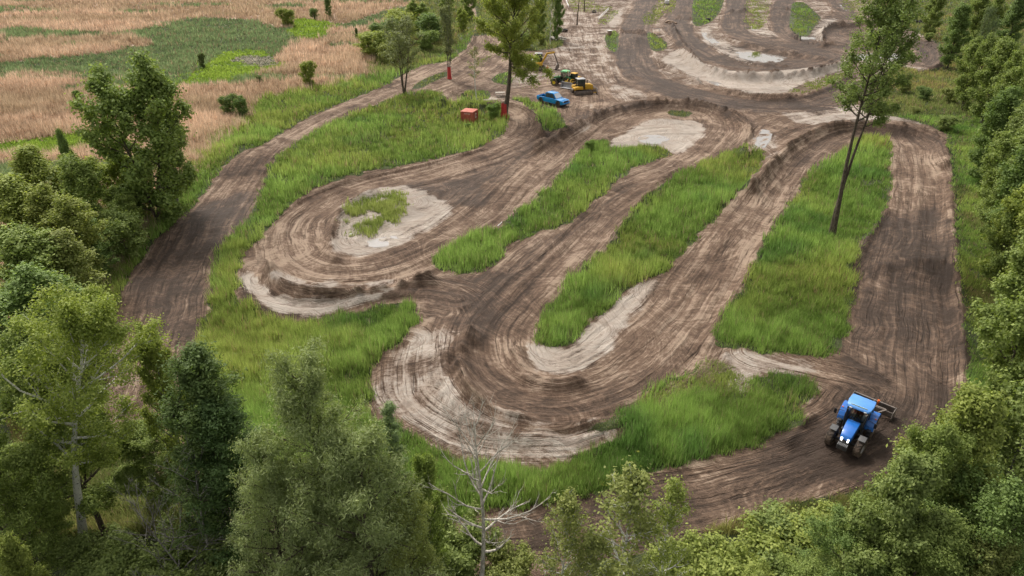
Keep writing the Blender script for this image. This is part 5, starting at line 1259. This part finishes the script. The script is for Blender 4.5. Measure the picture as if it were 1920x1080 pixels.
# picnic table by the loop, rails, platform, junk
def table(px, py, rz, lab):
    b = at(px, py); e = thing('picnic_table', lab, 'table', b, rz)
    m = MB()
    for i in range(5): m.box((0, -.34+i*.17, .75), (1.8, .15, .045), .008, None, 1)
    m.build('tabletop', STN, e)
    for sy in (-1, 1):
        m = MB(); m.box((0, sy*.72, .45), (1.8, .26, .045), .008, None, 1); m.build('bench', STN, e)
    m = MB()
    for sx in (-.65, .65):
        for sy in (-1, 1): m.bar((sx, sy*.65, 0), (sx, sy*.2, .73), .08)
        m.bar((sx, -.72, .42), (sx, .72, .42), .06, .1)
    m.build('legs', WOOD, e)
table(938, 181, .1, 'pale wooden picnic table left of the large red footed tree trunk')
def rail(pts, lab, mt, hgt, name='rail_fence', zs=(.5, 1.0)):
    W_ = [at(*p) for p in pts]; o0 = W_[0].copy(); e = thing(name, lab, 'fence', o0, 0)
    for i, p in enumerate(W_): m = MB(); m.box((p.x-o0.x, p.y-o0.y, p.z-o0.z+hgt/2-.1), (.12, .12, hgt+.2), .015, None, 1); m.build('post', mt, e)
    m = MB()
    for a, c2 in zip(W_[:-1], W_[1:]):
        for z in zs: m.bar(a-o0+Vector((0, 0, z*hgt)), c2-o0+Vector((0, 0, z*hgt)), .05, .16)
    m.build('rails', mt, e)
rail([(1122, 38), (1128, 32), (1134, 27), (1141, 20)], 'white two rail fence slanting along the grass patch in the far yard', WHT, .9)
rail([(1066, 19), (1080, 22), (1094, 24), (1108, 25), (1122, 25), (1136, 24)], 'weathered wooden rail fence crossing the top of the yard', WOOD, .8)
rail([(1060, -5), (1062, 6), (1066, 15)], 'short pale rail fence beyond the leafy narrow trees', WHT, .9)
b = at(1231, 66); e = thing('marshal_platform', 'low wooden flag marshal platform with a rail beside the straight far jump', 'platform', b, .1)
m = MB()
for i in range(7): m.box((-.9+i*.3, 0, .72), (.27, 1.6, .06), .01, None, 1)
m.build('deck', WOOD, e)
for sx in (-1, 1):
    for sy in (-1, 1): m = MB(); m.box((sx*.92, sy*.7, .35), (.12, .12, .74), .01); m.build('leg', WOOD, e)
m = MB(); m.bar((-.9, .7, .7), (-.9, .7, 1.7), .07); m.bar((.9, .7, .7), (.9, .7, 1.7), .07); m.bar((-.9, .7, 1.65), (.9, .7, 1.65), .07); m.build('guard_rail', GRY, e)
b = at(1143, 66); e = thing('marshal_board', 'small dark framed board with a white top at the yard end of the grass strip', 'board', b, .5)
m = MB(); m.box((0, 0, .6), (.9, .9, 1.1), .03); m.build('frame', WOOD, e); m = MB(); m.box((0, 0, 1.2), (1.2, 1.1, .08), .02); m.build('top', WHT, e)
def rocks(name, px, py, n, r, mt, lab, cat, seed):
    """a heap: broken pieces lying on one another"""
    b = at(px, py); rg = random.Random(seed); m = MB()
    for i in range(n):
        a = rg.uniform(0, 6.3); d = r*rg.random()**.6; s = rg.uniform(.25, .6)*(1.2-d/r*.5)
        t = bmesh.new(); bmesh.ops.create_icosphere(t, subdivisions=1, radius=s)
        for v in t.verts: v.co *= rg.uniform(.7, 1.2)
        bmesh.ops.scale(t, vec=(1.3, 1, .7), verts=t.verts); bmesh.ops.rotate(t, matrix=Matrix.Rotation(a, 3, 'Z'), verts=t.verts)
        bmesh.ops.translate(t, vec=(math.cos(a)*d, math.sin(a)*d*.7, s*.4+(1-d/r)*.5), verts=t.verts); m.join(t)
    o = m.build(name, mt, None, 20); o.location = b; tag(o, lab, cat); return o
rocks('rock_pile', 1046, 74, 26, 2.6, STN, 'heap of pale broken stone at the left edge of the yard', 'rock pile', 3)
rocks('rock_pile', 1256, 44, 16, 2.0, WOOD, 'heap of brown rubble beside the second far lane', 'rubble', 4)
rocks('rock_pile', 1050, 60, 9, 1.4, STN, 'small scatter of pale stone above the stone heap', 'rock pile', 5)
def stick(px0, py0, px1, py1, r, mt, name, lab, cat):
    a = at(px0, py0, .12); c2 = at(px1, py1, .12); m = MB(); mid = (a+c2)/2+Vector((.1, .05, .05))
    V_, F_ = [], []; tube(V_, F_, [Vector((0, 0, 0)), mid-a, c2-a], [r, r*.9, r*.6], 8); me = mesh_from(V_, F_, mt, name); o = bpy.data.objects.new(name, me); C.objects.link(o); o.location = a; tag(o, lab, cat)
stick(933, 426, 941, 418, .06, WHT, 'white_stake', 'short white stake lying at the edge of the upper grass island', 'stake')
stick(655, 443, 660, 441, .12, WHT, 'bottle', 'tiny white bottle at the foot of the round grass island', 'litter')
stick(280, 1068, 345, 1073, .09, B_pale, 'fallen_log', 'pale fallen log among the shrubs at the bottom left', 'log')
# quad bike in the yard
b = at(1058, 60); e = seat_on('quad_bike', 'small dark quad bike parked in the yard near the bare trunk on its mound', 'quad bike', (b.x, b.y), 2.6, 1.2, .8)
for x in (-.55, .6):
    for sy in (-1, 1): wheel(e, x, sy*.42, .3, .24, BLK, sy, 0, 10, .45)
m = MB(); m.box((0, 0, .55), (1.5, .36, .3), .08); m.box((.55, 0, .72), (.5, .8, .08), .04); m.box((-.6, 0, .72), (.5, .85, .08), .04); m.build('body', BLK, e)
m = MB(); m.box((-.2, 0, .8), (.75, .3, .14), .06); m.build('seat', BLK, e); m = MB(); m.bar((.35, -.38, 1.05), (.35, .38, 1.05), .04); m.bar((.5, 0, .7), (.35, 0, 1.05), .06); m.build('handlebar', STL, e)
# tyres
def tyre(loc, r, tilt, lab, grp=None):
    m = MB(); t = bmesh.new(); n = 20; rs = []
    for i in range(n):
        a = 2*math.pi*i/n; rs.append([t.verts.new((math.cos(a)*r*q, math.sin(a)*r*q, p*r*.34)) for p, q in ((-1, .62), (-1, .88), (-.5, 1), (.5, 1), (1, .88), (1, .62), (0, .7))])
    for i in range(n):
        for j in range(7): t.faces.new((rs[i][j], rs[i][(j+1) % 7], rs[(i+1) % n][(j+1) % 7], rs[(i+1) % n][j]))
    bmesh.ops.recalc_face_normals(t, faces=t.faces[:]); m.join(t); o = m.build('tyre', BLK); o.location = loc; o.rotation_euler = (tilt, 0, 0); tag(o, lab, 'tyre', grp); return o
for px, py, lab in [(1719, 42, 'black tyre lying flat, left of the pair on the verge by the right wood'), (1726, 43, 'black tyre leaning, right of the pair on the verge by the right wood'), (1114, 24, 'dark tyre leaning on the wooden rail fence'), (1327, 38, 'dark tyre lying in the second far grass patch')]:
    tyre(at(px, py, .34), .75, .5 if 'leaning' in lab else .0, lab)
b = at(1250, 9); e = thing('box_trailer', 'small grey white box trailer on the grass at the top edge', 'trailer', b, 1.4)
m = MB(); m.box((0, 0, 1.1), (2.6, 1.5, 1.2), .05); m.build('body', WHT, e)
for sy in (-1, 1): wheel(e, 0, sy*.8, .36, .2, BLK, sy, 0, 0, .5)
m = MB(); m.bar((1.3, 0, .45), (2.1, 0, .4), .08); m.bar((2.1, 0, 0), (2.1, 0, .4), .05); m.box((0, 0, .45), (2.5, 1.3, .1), .02); m.build('drawbar', BLK, e)
